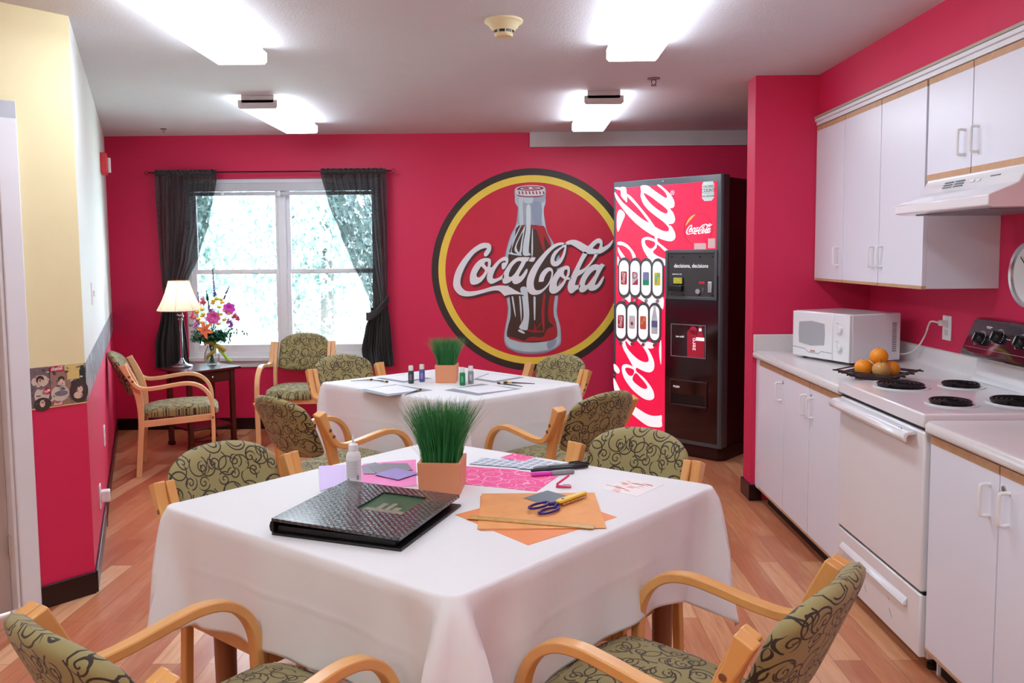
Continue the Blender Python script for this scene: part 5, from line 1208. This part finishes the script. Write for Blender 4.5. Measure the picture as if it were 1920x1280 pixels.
for i, (cx_, cz_, hh_, sx_) in enumerate(wlist):
    hw = sx_*.84
    bm = nb(); shape_bm(bm, [caps(cx_, cz_, sx_*1.08, hh_+.022)], .005, vl(4), False); fr_o = obj('selection_frame', bm, mat('frame_grey', (92, 94, 98), .3), dr_)
    bm = nb(); shape_bm(bm, [caps(cx_, cz_, hw, hh_)], .0008, vl(9.5), False); wn = obj('selection_window', bm, M_vw, fr_o)
    ca, cb = art[i]; w2 = hw*.66; u0, u1 = cz_-hh_*.42, cz_+hh_*.38
    bm = nb()
    if i != 7: shape_bm(bm, [[(cx_-w2*.85, u0), (cx_-w2, u0+.012), (cx_-w2, u1-.012), (cx_-w2*.85, u1), (cx_+w2*.85, u1), (cx_+w2, u1-.012), (cx_+w2, u0+.012), (cx_+w2*.85, u0)]], .0004, vl(10.6), False)
    else: shape_bm(bm, [[(cx_-w2, u0-.03), (cx_-w2, u1-.02), (cx_-w2*.4, u1+.05), (cx_-w2*.4, u1+.085), (cx_+w2*.4, u1+.085), (cx_+w2*.4, u1+.05), (cx_+w2, u1-.02), (cx_+w2, u0-.03)]], .0004, vl(10.6), False)
    obj('can_picture', bm, mat('can_%d' % i, ca, .3, noise=.12, nscale=30), fr_o)
    bm = nb(); M2 = vl(11.6) @ Matrix.Translation((cx_, (u0+u1)/2, 0)) @ Matrix.Rotation(radians(82), 4, 'Z')
    if i in (0, 4):
        kk = (u1-u0)*.86/290
        for g in LOGO: shape_bm(bm, [[((p[0]-992)*kk, -(p[1]-510)*kk*1.1) for p in P] for P in g], .0003, M2, False)
    elif i == 1: text_bm(bm, 'D', .07, vl(11.6) @ Matrix.Translation((cx_, (u0+u1)/2+.02, 0))); shape_bm(bm, [[(cx_-w2, u0), (cx_+w2, u0), (cx_+w2, u0+.05)]], .0003, vl(11.6), False)
    elif i == 2: shape_bm(bm, [rect(cx_-w2, u0, cx_+w2, (u0+u1)/2-.01)], .0003, vl(11.6), False)
    elif i == 3: shape_bm(bm, [ell(cx_-w2*.4, u1-.05, w2*.4, .03), ell(cx_+w2*.4, (u0+u1)/2+.02, w2*.5, .025)], .0003, vl(11.6), False)
    elif i == 5: shape_bm(bm, [ell(cx_, (u0+u1)/2-.01, w2*.4, .014)], .0003, vl(11.6), False)
    elif i == 6: shape_bm(bm, [ell(cx_+w2*.4, u0+.06, w2*.45, .028), ell(cx_-w2*.2, u1-.05, w2*.5, .014, a=.6)], .0003, vl(11.6), False)
    else: shape_bm(bm, [rect(cx_-w2*.95, u0+.02, cx_+w2*.95, (u0+u1)/2+.02)], .0003, vl(11.6), False)
    obj('can_detail', bm, mat('cand_%d' % i, cb if i not in (0, 4) else (246, 240, 240), .3), fr_o)
    bm = nb(); lathe(bm, [(0, .016), (.012, .016), (.014, .012), (.014, 0)], 16, M=Matrix.Translation((cx_, -.002, cz_-hh_-.045)) @ Matrix.Rotation(pi/2, 4, 'X')); obj('selection_button', bm, M_chrome, fr_o)
# coin panel
g0, g1 = VP((1249, 473)), VP((1341, 570)); x0, x1, z1_, z0_ = xm+.002, xr+.012, zm-.002, VP((1335, 572))[1]
z0_ = zm-.36*(VH/2.05)
bm = nb(); ring_box(bm, x0, x1, z0_, z1_, .022, -.012, 0); obj('coin_panel_frame', bm, M_vf, dr_, bevel=.003)
bm = nb(); box(bm, x0+.022, x1-.022, -.004, .0, z0_+.022, z1_-.022); cpn = obj('coin_panel', bm, mat('panel_dark', (66, 66, 68), .35), dr_)
pw_, ph_ = x1-x0, z1_-z0_
def cpz(fx_, fz): return (x0+pw_*fx_, z1_-ph_*fz)
def txt(s, fx_, fz, sz, name='panel_text', xs=1): bm = nb(); q = cpz(fx_, fz); text_bm(bm, s, sz, frame(Vector((q[0], -.0048, q[1])), (1, 0, 0), (0, 0, 1)), xs=xs); return obj(name, bm, M_vw, cpn)
txt('decisions, decisions', .5, .32, ph_*.115, xs=.86)
txt('INSERT BILL HERE', .23, .49, ph_*.028)
def cb_(name, fx0_, fx1_, fz0, fz1, dp, m): bm = nb(); p, q = cpz(fx0_, fz1), cpz(fx1_, fz0); box(bm, p[0], q[0], -.004-dp, -.003, p[1], q[1]); return obj(name, bm, m, cpn, bevel=min(.003, dp*.3))
cb_('bill_window', .15, .36, .55, .70, .010, M_black); cb_('bill_picture', .17, .345, .56, .685, .0115, mat('bill_yellow', (220, 222, 70), .4, noise=.3, nscale=60)); cb_('bill_slot', .11, .36, .72, .84, .035, M_black)
cb_('price_display', .66, .77, .63, .68, .004, mat('display_red', (214, 30, 60), .3)); cb_('coin_return', .83, .91, .63, .85, .010, M_chrome); cb_('coin_slot', .735, .745, .75, .87, .006, M_chrome)
bm = nb(); q = cpz(.645, .83); lathe(bm, [(0, .012), (.018, .012), (.022, .003), (.022, 0)], 20, M=Matrix.Translation((q[0], -.004, q[1])) @ Matrix.Rotation(pi/2, 4, 'X')); obj('coin_knob', bm, M_chrome, cpn, smooth=40)
bm = nb()
for fx_ in (.12, .35, .67, .91):
    for fz in (.135, .90): q = cpz(fx_, fz); lathe(bm, [(0, .005), (.006, .004), (.007, 0)], 12, M=Matrix.Translation((q[0], -.004, q[1])) @ Matrix.Rotation(pi/2, 4, 'X'))
obj('rivet', bm, M_black, cpn, smooth=True)
# product display and delivery opening
a_, b_ = VP((1259, 607)), VP((1324, 672)); X0, X1 = a_[0], b_[0]; Z1, Z0 = (VP((1292, 608))[1], VP((1292, 670))[1])
bm = nb(); ring_box(bm, X0, X1, Z0, Z1, .006, -.009, -.002); dsp = obj('display_frame', bm, mat('frame_silver', (150, 146, 156), .3, .4), dr_)
bm = nb(); box(bm, X0+.006, X1-.006, -.004, -.002, Z0+.006, Z1-.006); obj('display_picture', bm, mat('display_dark', (44, 12, 30), .1, coat=.6), dsp)
W5, H5 = X1-X0, Z1-Z0; DF = lambda x, y: frame(Vector((X0+W5*x, -.0052, Z0+H5*y)), (1, 0, 0), (0, 0, 1))
bm = nb(); shape_bm(bm, [[(-.035, -.10), (.035, -.10), (.038, .08), (.028, .1), (-.028, .1), (-.038, .08)]], .0006, DF(.6, .42), False); shape_bm(bm, [[(-.032, -.11), (.032, -.11), (.034, .03), (.014, .09), (.012, .13), (-.012, .13), (-.014, .09), (-.034, .03)]], .0006, DF(.84, .45), False); shape_bm(bm, [ell(0, 0, .03, .03)], .0006, DF(.64, .83), False)
obj('display_can', bm, mat('display_can_red', (206, 40, 70), .3), dsp)
bm = nb(); text_bm(bm, 'zero', .05, DF(.66, .42) @ Matrix.Translation((0, 0, .0012)) @ Matrix.Rotation(pi/2, 4, 'Z')); shape_bm(bm, [rect(-.033, -.012, .033, .012)], .0004, DF(.84, .58) @ Matrix.Translation((0, 0, .0012)), False); text_bm(bm, 'ice cold', .022, DF(.26, .62)); shape_bm(bm, [rect(-.01, -.01, .01, .01)], .0004, DF(.84, .86) @ Matrix.Translation((0, 0, .0012)), False)
obj('display_text', bm, M_vw, dsp)
Z1, Z0 = VP((1292, 713))[1], VP((1292, 762))[1]
bm = nb(); ring_box(bm, X0-.006, X1+.012, Z0, Z1, .012, -.012, 0); dl = obj('delivery_frame', bm, mat('delivery_brown', (60, 36, 44), .25), dr_, bevel=.002)
bm = nb(); box(bm, X0+.006, X1, -.003, -.002, Z0+.012, Z1-.012); obj('delivery_opening', bm, mat('opening_black', (6, 5, 7), .4), dl)
bm = nb(); box(bm, X0+.006, X1, -.008, -.004, (Z0+Z1)/2-.01, Z1-.012); obj('delivery_flap', bm, M_vb, dl)
bm = nb(); text_bm(bm, 'PUSH', .022, frame(Vector((X0+.05, -.0088, Z1-.055)), (1, 0, 0), (0, 0, 1))); obj('push_text', bm, M_vw, dl)
bm = nb()
for x, z_ in ((VW*.48, VH-.022), (.008, 1.1), (.008, .55)): lathe(bm, [(0, .006), (.006, .005), (.007, 0)], 12, M=Matrix.Translation((x, 0, z_)) @ Matrix.Rotation(pi/2, 4, 'X'))
obj('screw', bm, M_chrome, dr_, smooth=True)

# ================================================================ CURTAINS
t = NT('sheer_black_curtain'); t.p.inputs['Base Color'].default_value = lin((30, 31, 35)); t.p.inputs['Roughness'].default_value = .6; t.p.inputs['Sheen Weight'].default_value = .3
tp = t.node('ShaderNodeBsdfTransparent'); mx = t.node('ShaderNodeMixShader'); wv = t.noise(t.coord((3, 3, 120)), 3, 2)
f_ = t.math('ADD', .68, t.math('MULTIPLY', wv, .35), clamp=True); t.lk(f_, mx.inputs[0]); t.lk(tp.outputs[0], mx.inputs[1]); t.lk(t.p.outputs[0], mx.inputs[2]); t.lk(mx.outputs[0], t.n['Material Output'].inputs[0])
M_cur = t.m
t = NT('black_curtain_folded'); t.p.inputs['Base Color'].default_value = lin((24, 25, 29)); t.p.inputs['Roughness'].default_value = .5; t.p.inputs['Sheen Weight'].default_value = .3; M_cur2 = t.m
def interp(tab, z_):
    tab = sorted(tab)
    if z_ <= tab[0][0]: return tab[0][1:]
    for a, b in zip(tab, tab[1:]):
        if z_ <= b[0]:
            s = (z_-a[0])/(b[0]-a[0]); s = s*s*(3-2*s)*.5+s*.5
            return tuple(a[k]+(b[k]-a[k])*s for k in range(1, len(a)))
    return tab[-1][1:]
RZ = 2.212; RY = 6.80
def curtain(tab, label, tie, seed):
    r = thing('curtain', label, 'curtain', (tab[0][1], RY, 2.2)); rs = random.Random(seed); ph = rs.random()*6
    def fn(u, v, z0, z1):
        z_ = z1+(z0-z1)*v; xa, xb, amp, fq = interp(tab, z_)
        w_ = sin(u*pi*2*11+ph)*.6+sin(u*pi*2*5.3+ph*2+z_*.6)*.5+sin(u*2*pi*23+z_)*.15
        return Vector((xa+(xb-xa)*u+.004*sin(u*60+z_*5), RY-.0-amp*w_, z_))
    z_t = tie
    bm = nb(); grid(bm, 180, 44, lambda u, v: fn(u, v, z_t, RZ-.012)); obj('panel', bm, M_cur, r, world=True, smooth='all')
    bm = nb(); grid(bm, 180, 30, lambda u, v: fn(u, v, .55, z_t)); obj('panel', bm, M_cur2, r, world=True, smooth='all')
    # rod pocket with ruffled header
    bm = nb(); xa, xb = tab[-1][1], tab[-1][2]
    grid(bm, 180, 10, lambda u, v: Vector((xa+(xb-xa)*u, RY-.018*sin(v*pi)-.006*sin(u*90+ph)*(1-v)-.003, RZ+.022-.05*v+.003*sin(u*70)*(1-v))))
    obj('header', bm, M_cur2, r, world=True, smooth='all')
    return r
cl = [(.55, -3.10, -2.815, .030, 1), (.75, -3.09, -2.83, .030, 1), (1.0, -3.03, -2.86, .026, 1), (1.12, -3.0, -2.875, .022, 1), (1.3, -3.02, -2.80, .022, 1), (1.5, -3.03, -2.70, .024, 1), (1.8, -3.04, -2.60, .020, 1), (2.2, -3.045, -2.525, .014, 1)]
cr_ = [(.55, -1.315, -1.055, .030, 1), (.70, -1.335, -1.07, .030, 1), (.88, -1.30, -1.085, .028, 1), (1.02, -1.25, -1.10, .022, 1), (1.13, -1.26, -1.11, .020, 1), (1.25, -1.315, -1.10, .024, 1), (1.45, -1.41, -1.095, .024, 1), (1.68, -1.495, -1.093, .022, 1), (1.95, -1.59, -1.095, .018, 1), (2.2, -1.645, -1.095, .014, 1)]
curtain(cl, 'sheer black curtain left of the window, tied behind the lamp', 1.14, 1)
r = curtain(cr_, 'sheer black curtain right of the window, tied back with a band', 1.06, 2)
bm = nb(); grid(bm, 40, 6, lambda u, v: Vector((-1.285+.19*u, RY-.055*sin(u*pi)-.012, 1.02+.15*u**1.4-.07*v-.02*sin(u*pi))))
o = obj('tieback', bm, M_cur2, r, world=True, smooth='all'); s = o.modifiers.new('thickness', 'SOLIDIFY'); s.thickness = .006
r = thing('curtain_rod', 'thin dark curtain rod with ring ends above the window', 'curtain rod', (-2.1, RY, RZ)); M_rod = mat('rod_metal', (60, 34, 44), .3, .6)
bm = nb(); tube(bm, [(-3.10, RY, RZ), (-1.055, RY, RZ)], .0065, 10); obj('rod', bm, M_rod, r, world=True, smooth=40)
for s in (-3.12, -1.035):
    bm = nb(); tube(bm, [(s+.014*cos(k*pi/8), RY, RZ+.014*sin(k*pi/8)) for k in range(17)], .003, 6, caps=False); obj('finial', bm, M_rod, r, world=True, smooth=True)
for s in (-3.02, -1.12):
    bm = nb(); tube(bm, [(s, RY, RZ), (s, YB-.002, RZ-.01)], .004, 6); obj('bracket', bm, M_rod, r, world=True)

# ================================================================ SIDE TABLE, LAMP
r = thing('side_table', 'small dark cherry side table with a drawer and lower shelf, by the window', 'side table', (-2.545, 6.35, 0), radians(49.5))
bm = nb(); box(bm, -.235, .235, -.21, .21, .602, .622); obj('tabletop', bm, M_cherry, r, bevel=.004)
bm = nb(); box(bm, -.185, .185, -.165, .165, .51, .602); obj('apron', bm, M_cherry, r, bevel=.002)
for sx in (-1, 1):
    for sy in (-1, 1):
        bm = nb(); x, y = sx*.18, sy*.16
        for z0, z1, w in ((.03, .602, .0175), (0, .03, .022)): box(bm, x-w, x+w, y-w, y+w, z0, z1)
        obj('leg', bm, M_cherry, r, bevel=.002)
bm = nb(); box(bm, -.155, .155, -.171, -.16, .52, .592); dd = obj('drawer', bm, M_cherry, r, bevel=.002)
bm = nb(); ball(bm, (0, -.188, .556), .011); tube(bm, [(0, -.17, .556), (0, -.185, .556)], .005); obj('knob', bm, M_chrome, dd, smooth=True)
bm = nb(); box(bm, -.18, .18, -.16, .16, .145, .16); obj('shelf', bm, M_cherry, r, bevel=.002)
bm = nb(); tube(bm, smooth_path([(-2.6, 6.62, .005), (-2.62, 6.5, .006), (-2.7, 6.45, .006), (-2.6, 6.38, .006), (-2.5, 6.45, .006), (-2.55, 6.6, .006)], 6), .003, 6)
o = obj('lamp_cord', bm, M_black, None, smooth=True); tag(o, 'dark cord looped on the floor under the side table', 'cord')
lx, ly, lz = -2.70, 6.37, .622
r = thing('table_lamp', 'table lamp with a silver candlestick base and cream bell shade', 'lamp', (lx, ly, lz))
M_sil = mat('brushed_silver', (150, 146, 160), .22, .9)
bm = nb(); lathe(bm, [(0, 0), (.082, 0), (.084, .008), (.078, .014), (.05, .022), (.028, .038), (.016, .06), (.012, .075)], 32); obj('base', bm, M_sil, r, smooth=40)
bm = nb(); lathe(bm, [(.0125, .07), (.0135, .1), (.0115, .30), (.014, .37), (.020, .378), (.020, .384), (.012, .392), (.026, .405), (.028, .413), (.018, .432), (.009, .438), (.038, .443), (.038, .447), (.01, .45), (.01, .50)], 24); obj('stem', bm, M_sil, r, smooth=40)
bm = nb(); lathe(bm, [(0, .5), (.02, .505), (.028, .54), (.024, .575), (0, .595)], 16); obj('bulb', bm, lens_mat('bulb_glow', (255, 236, 205), 6), r, smooth=True)
t = NT('lamp_shade_cloth'); t.p.inputs['Base Color'].default_value = lin((250, 236, 216)); t.p.inputs['Roughness'].default_value = .8
tr_ = t.node('ShaderNodeBsdfTranslucent'); tr_.inputs[0].default_value = lin((255, 240, 222)); mx = t.node('ShaderNodeMixShader'); mx.inputs[0].default_value = .55
t.lk(t.p.outputs[0], mx.inputs[1]); t.lk(tr_.outputs[0], mx.inputs[2]); t.lk(mx.outputs[0], t.n['Material Output'].inputs[0])
prof = [(.175, 0), (.150, .045), (.128, .09), (.108, .14), (.092, .19), (.080, .235)]
def shade_pt(k, sub, rr, zz):   # eight flat-ish gores
    a = 2*pi*(k+sub)/8+.2; f = cos(pi/8)/cos(pi/8-2*pi/8*sub) if False else 1-.05*sin(sub*pi)
    return (rr*f*cos(a), rr*f*sin(a), .455+zz)
bm = nb(); R = []
for rr, zz in prof: R.append([bm.verts.new(shade_pt(k, s/4, rr, zz)) for k in range(8) for s in range(4)])
for a, b in zip(R, R[1:]):
    for k in range(32): bm.faces.new((a[k], a[(k+1) % 32], b[(k+1) % 32], b[k]))
sh = obj('lamp_shade', bm, t.m, r, smooth=25)
bm = nb()
for k in range(8): tube(bm, [shade_pt(k, 0, rr+.0015, zz) for rr, zz in prof], .0014, 5)
for rr, zz in (prof[0], prof[-1]): tube(bm, [shade_pt(k, s/4, rr+.001, zz) for k in range(8) for s in range(4)]+[shade_pt(0, 0, rr+.001, zz)], .0022, 5, caps=False)
obj('seam', bm, mat('shade_piping', (206, 184, 158), .7), sh)
lt = bpy.data.lights.new('lamp_bulb', 'POINT'); lt.energy = 9; lt.color = (1, .86, .66); lt.shadow_soft_size = .03; lo = bpy.data.objects.new('bulb_light', lt); COL.objects.link(lo); lo.parent = r; lo.location = (0, 0, .55)

# ================================================================ BOUQUET
FY = 6.42; VC = ony(398, 688, FY); vz = .622
r = thing('glass_vase', 'clear ribbed glass vase with a gold and green bow, on the side table', 'vase', (VC.x, FY, vz))
t = NT('vase_glass'); t.p.inputs['Base Color'].default_value = (.9, .94, .95, 1); t.p.inputs['Roughness'].default_value = .03; t.p.inputs['Transmission Weight'].default_value = 1; t.p.inputs['IOR'].default_value = 1.3
bm = nb(); pr_ = [(.040, 0), (.050, .02), (.056, .06), (.048, .11), (.030, .15), (.028, .17), (.042, .22)]
def rv(k, rr): a = 2*pi*k/36; q = rr*(1+.05*cos(k*pi)); return (q*cos(a), q*sin(a))
R = [[bm.verts.new((*rv(k, rr), zz)) for k in range(36)] for rr, zz in pr_]
for a, b in zip(R, R[1:]):
    for k in range(36): bm.faces.new((a[k], a[(k+1) % 36], b[(k+1) % 36], b[k]))
bm.faces.new(R[0][::-1]); o = obj('vase_body', bm, t.m, r, smooth=60); s = o.modifiers.new('t', 'SOLIDIFY'); s.thickness = .003
def ribbon(pts, w, name, m):
    bm = nb(); P = smooth_path(pts, 6); prev = None
    for i, p in enumerate(P):
        d = (P[min(i+1, len(P)-1)]-P[max(i-1, 0)]).normalized(); sdir = d.cross(Vector((0, -1, 0))).normalized()*w/2
        cur = (bm.verts.new(p-sdir), bm.verts.new(p+sdir))
        if prev: bm.faces.new((prev[0], prev[1], cur[1], cur[0]))
        prev = cur
    o = obj(name, bm, m, r, world=True, smooth='all'); s = o.modifiers.new('t', 'SOLIDIFY'); s.thickness = .0012
def fl(x, y, dy=0): v = ony(280+x/5.333, 480+y/5.333, FY+dy); return v
M_rib = mat('ribbon_gold', (176, 158, 62), .35, noise=.15, nscale=30); M_rib2 = mat('ribbon_green', (170, 226, 84), .35)
ribbon([fl(545, 875, -.05), fl(590, 862, -.06), fl(650, 880, -.065), fl(660, 905, -.065)], .034, 'ribbon_bow', M_rib)
ribbon([fl(660, 895, -.065), fl(700, 905, -.07), fl(760, 950, -.06)], .036, 'ribbon_bow', M_rib)
ribbon([fl(655, 900, -.066), fl(650, 950, -.07), fl(600, 985, -.07), fl(570, 1030, -.065)], .026, 'ribbon_tail', M_rib)
ribbon([fl(700, 930, -.06), fl(750, 985, -.06), fl(790, 1040, -.06), fl(830, 1045, -.055)], .026, 'ribbon_tail', M_rib2)
M_stem = mat('stem_green', (60, 120, 70), .6)
vtop = Vector((VC.x, FY, vz+.2)); vbot = Vector((VC.x, FY, vz+.02))
fi = [0]
def flower(name, pos, label, cat, group=None):
    r_ = thing(name, label, cat, pos, 0, group); fi[0] += 1; a = fi[0]*2.4
    p2 = vtop+Vector((cos(a)*.018, sin(a)*.018, .0)); p3 = vbot+Vector((-cos(a)*.02, -sin(a)*.02, 0))
    bm = nb(); tube(bm, smooth_path([p3, p2, (p2+pos)/2+Vector((0, 0, .01)), pos], 4), .0017, 5); obj('stem', bm, M_stem, r_, world=True, smooth=True); return r_
face = Vector((.38, -.9, .2)).normalized()
def orient(d): return Vector(d).normalized().to_track_quat('Z', 'Y').to_matrix().to_4x4()
def petal(bm, M, L_, w, cup, n=5, tip=1.0):
    prev = None
    for i in range(n+1):
        s = i/n; ww = w*sin(pi*min(1, s*.86+.1))**.8*(1 if s < .9 else tip); y = L_*s; z_ = cup*s*s
        cur = [bm.verts.new(M @ Vector((q*ww/2, y, z_+abs(q)*.15*ww))) for q in (-1, 0, 1)]
        if prev:
            for k in range(2): bm.faces.new((prev[k], prev[k+1], cur[k+1], cur[k]))
        prev = cur
def rose(x, y, R_, col, label, dy=-.05):
    p = fl(x, y, dy); r_ = flower('rose', p, label, 'rose', 'pink roses'); O = orient(face); bm = nb()
    for ring_, (n, L_, w, cup, tilt) in enumerate(((7, R_, R_*1.0, R_*.15, .25), (6, R_*.8, R_*.85, R_*.1, .7), (5, R_*.6, R_*.7, -.0, 1.05), (4, R_*.42, R_*.5, -R_*.1, 1.3))):
        for k in range(n):
            M = Matrix.Translation(p) @ O @ Matrix.Rotation(2*pi*k/n+ring_*.5, 4, 'Z') @ Matrix.Rotation(tilt, 4, 'X'); petal(bm, M, L_, w, cup)
    ball(bm, p, R_*.28); obj('petals', bm, mat('petal_%d' % col[1], col, .6, noise=.1, nscale=30), r_, world=True, smooth='all')
rose(635, 620, .062, (246, 120, 196), 'large pink rose at the centre of the bouquet')
rose(795, 530, .055, (238, 96, 216), 'magenta pink rose at the right of the bouquet', -.03)
p = fl(560, 740, -.09); r_ = flower('lily', p, 'orange lily at the lower left of the bouquet', 'lily'); bm = nb(); O = orient((-.2, -.95, .1))
for k in range(6): petal(bm, Matrix.Translation(p) @ O @ Matrix.Rotation(k*pi/3+.3, 4, 'Z') @ Matrix.Rotation(.3, 4, 'X'), .075, .034, -.02, tip=.3)
obj('petals', bm, mat('lily_orange', (255, 130, 84), .5), r_, world=True, smooth='all')
bm = nb()
for k in range(5): tube(bm, [p, p+O.to_3x3() @ Vector((.012*cos(k*1.26), .012*sin(k*1.26), .035))], .001, 5)
obj('stamens', bm, mat('stamen', (120, 60, 40), .6), r_, world=True)
def tuft(name, x, y, R_, col, label, cat, group, dy=-.04, n=46):
    p = fl(x, y, dy); r_ = flower(name, p, label, cat, group); bm = nb(); rs = random.Random(int(x+y))
    for k in range(n):
        d = Vector((rs.gauss(0, 1), rs.gauss(0, 1)-.6, rs.gauss(0, 1)+.3)).normalized(); petal(bm, Matrix.Translation(p) @ orient(d) @ Matrix.Rotation(-pi/2, 4, 'X'), R_*rs.uniform(.9, 1.4), R_*.8, 0, 3)
    obj('petals', bm, mat('tuft_%d_%d' % (col[0], col[1]), col, .6), r_, world=True, smooth='all')
for x, y, l in ((535, 450, 'at the top left'), (435, 600, 'at the far left'), (855, 605, 'at the right edge')): tuft('carnation', x, y, .030, (248, 140, 168), 'salmon pink carnation %s of the bouquet' % l, 'carnation', 'salmon carnations')
tuft('carnation', 885, 625, .022, (240, 110, 170), 'deep pink carnation at the very right of the bouquet', 'carnation', 'salmon carnations')
for x, y, l in ((455, 685, 'low at the left'), (620, 550, 'just above the centre rose'), (790, 650, 'low at the right'), (815, 690, 'lowest at the right'), (480, 660, 'beside the lily')): tuft('aster', x, y, .024, (214, 140, 214), 'small lilac aster %s of the bouquet' % l, 'aster', 'lilac asters', -.05, 36)
for x, y in ((445, 545), (480, 558), (527, 533), (540, 580), (492, 630), (525, 600), (520, 662), (675, 428), (715, 435), (730, 462), (635, 470), (640, 448), (752, 545), (795, 573), (712, 580), (750, 635), (690, 675), (700, 510)):
    p = fl(x, y, -.045); r_ = flower('button_flower', p, 'small yellow button flower in the bouquet', 'flower', 'yellow button flowers'); bm = nb(); ball(bm, p, .019, 1, 1, .65, 10, 6); obj('bloom', bm, mat('button_yellow', (232, 200, 50), .6, noise=.1, nscale=60), r_, world=True, smooth=True)
def spike(x0, y0, x1, y1, w, col, gt, label, dy=0):
    a, b = fl(x0, y0, dy), fl(x1, y1, dy); r_ = flower('flower_spike', a, label, 'flower spike', 'tall flower spikes'); rs = random.Random(int(x0)); n = int((b-a).length/.0045)
    bm = nb(); bg_ = nb()
    for k in range(n*5):
        s = rs.random(); p = a+(b-a)*s; ww = w*(1-s*.75); d = Vector((rs.gauss(0, 1), rs.gauss(0, 1), .2)).normalized(); q = p+d*ww*.5
        petal(bg_ if s > 1-gt else bm, Matrix.Translation(q) @ orient(d) @ Matrix.Rotation(-pi/2, 4, 'X'), .018*(1.2-s*.6), .016*(1.2-s*.6), 0, 3)
    tube(bg_, [a, b], .0015, 5)
    if gt < 1: obj('blossoms', bm, mat('spike_%d' % col[0], col, .6), r_, world=True, smooth='all')
    else: bm.free()
    obj('buds', bg_, mat('bud_green', (70, 120, 90), .6), r_, world=True, smooth='all')
spike(655, 410, 632, 135, .040, (168, 130, 206), .28, 'tallest lilac flower spike at the top of the bouquet')
spike(585, 450, 570, 340, .028, (150, 140, 190), 1, 'short green budded spike left of the tallest one')
spike(490, 470, 486, 355, .028, (180, 160, 216), .0, 'pale lilac spike at the upper left of the bouquet', .02)
spike(600, 560, 590, 450, .034, (170, 110, 170), .0, 'purple flower spike above the centre rose')
spike(740, 440, 800, 300, .022, (190, 170, 214), .1, 'wispy pale spike at the upper right of the bouquet', .02)
# leafy filler, one mass nobody could count
bm = nb(); rs = random.Random(11)
for k in range(95):
    a = rs.random()*2*pi; R_ = rs.uniform(.06, .17); q = vtop+Vector((cos(a)*R_*1.0, sin(a)*R_*.6-.02, rs.uniform(-.01, .09)))
    if k < 16: q = fl(*((860, 715), (950, 740), (1000, 790), (380, 680), (430, 850), (500, 860), (820, 860), (780, 800), (470, 800), (900, 720), (700, 790), (600, 780), (520, 820), (640, 760), (740, 760), (830, 780))[k], rs.uniform(-.06, .02))
    path = smooth_path([vtop, (vtop+q)/2+Vector((0, 0, .02)), q], 6); tube(bm, path, .0011, 4)
    for i in range(3, len(path)):
        for s_ in (-1, 1, 0):
            d = (path[i]-path[i-1]).normalized()+Vector((rs.gauss(0, .7), rs.gauss(0, .7), rs.gauss(0, .7)+s_*.5)); petal(bm, Matrix.Translation(path[i]) @ orient(d) @ Matrix.Rotation(-pi/2, 4, 'X'), rs.uniform(.022, .040), .013, 0, 3)
o = obj('bouquet_foliage', bm, mat('fern_green', (44, 110, 78), .6, noise=.15, nscale=20), None, smooth='all'); o['kind'] = 'stuff'; tag(o, 'green leafy filler spreading around the flowers above the vase', 'foliage')

# small script marks and details on the wallpaper border
for cx_, cy_, w_ in ((.29, .4, .11), (.48, .925, .21), (.47, .045, .16)):
    bm = nb(); kk = w_*BL/290
    for g in LOGO: shape_bm(bm, [[(cx_*BL+(p[0]-992)*kk, cy_*BHT-(p[1]-512)*kk) for p in P] for P in g], .0001, bm_on(4), False)
    o = obj('border_script', bm, M_plastic); o.parent = bz_o
rs = random.Random(21)
for k in range(60):
    a, b = rs.uniform(.03, .96), rs.uniform(.04, .96); w_, h_ = rs.uniform(.008, .03), rs.uniform(.01, .05)
    c = rs.choice(((196, 176, 166), (90, 74, 78), (150, 116, 112), (70, 84, 78), (214, 200, 170), (120, 96, 104)))
    bm = nb(); shape_bm(bm, [sc2(ell(a, b, w_, h_, 9, rs.random()*3))], .0001, bm_on(3.4+(k % 5)*.1), True)
    o = obj('border_print', bm, mat('bp_%d' % c[0], c, .5)); o.parent = bz_o
# ================================================================ RENDER LOOK
SC.view_settings.view_transform = 'Standard'; SC.view_settings.look = 'None'; SC.view_settings.gamma = 1; SC.view_settings.use_curve_mapping = False
SC.view_settings.exposure = 0.95
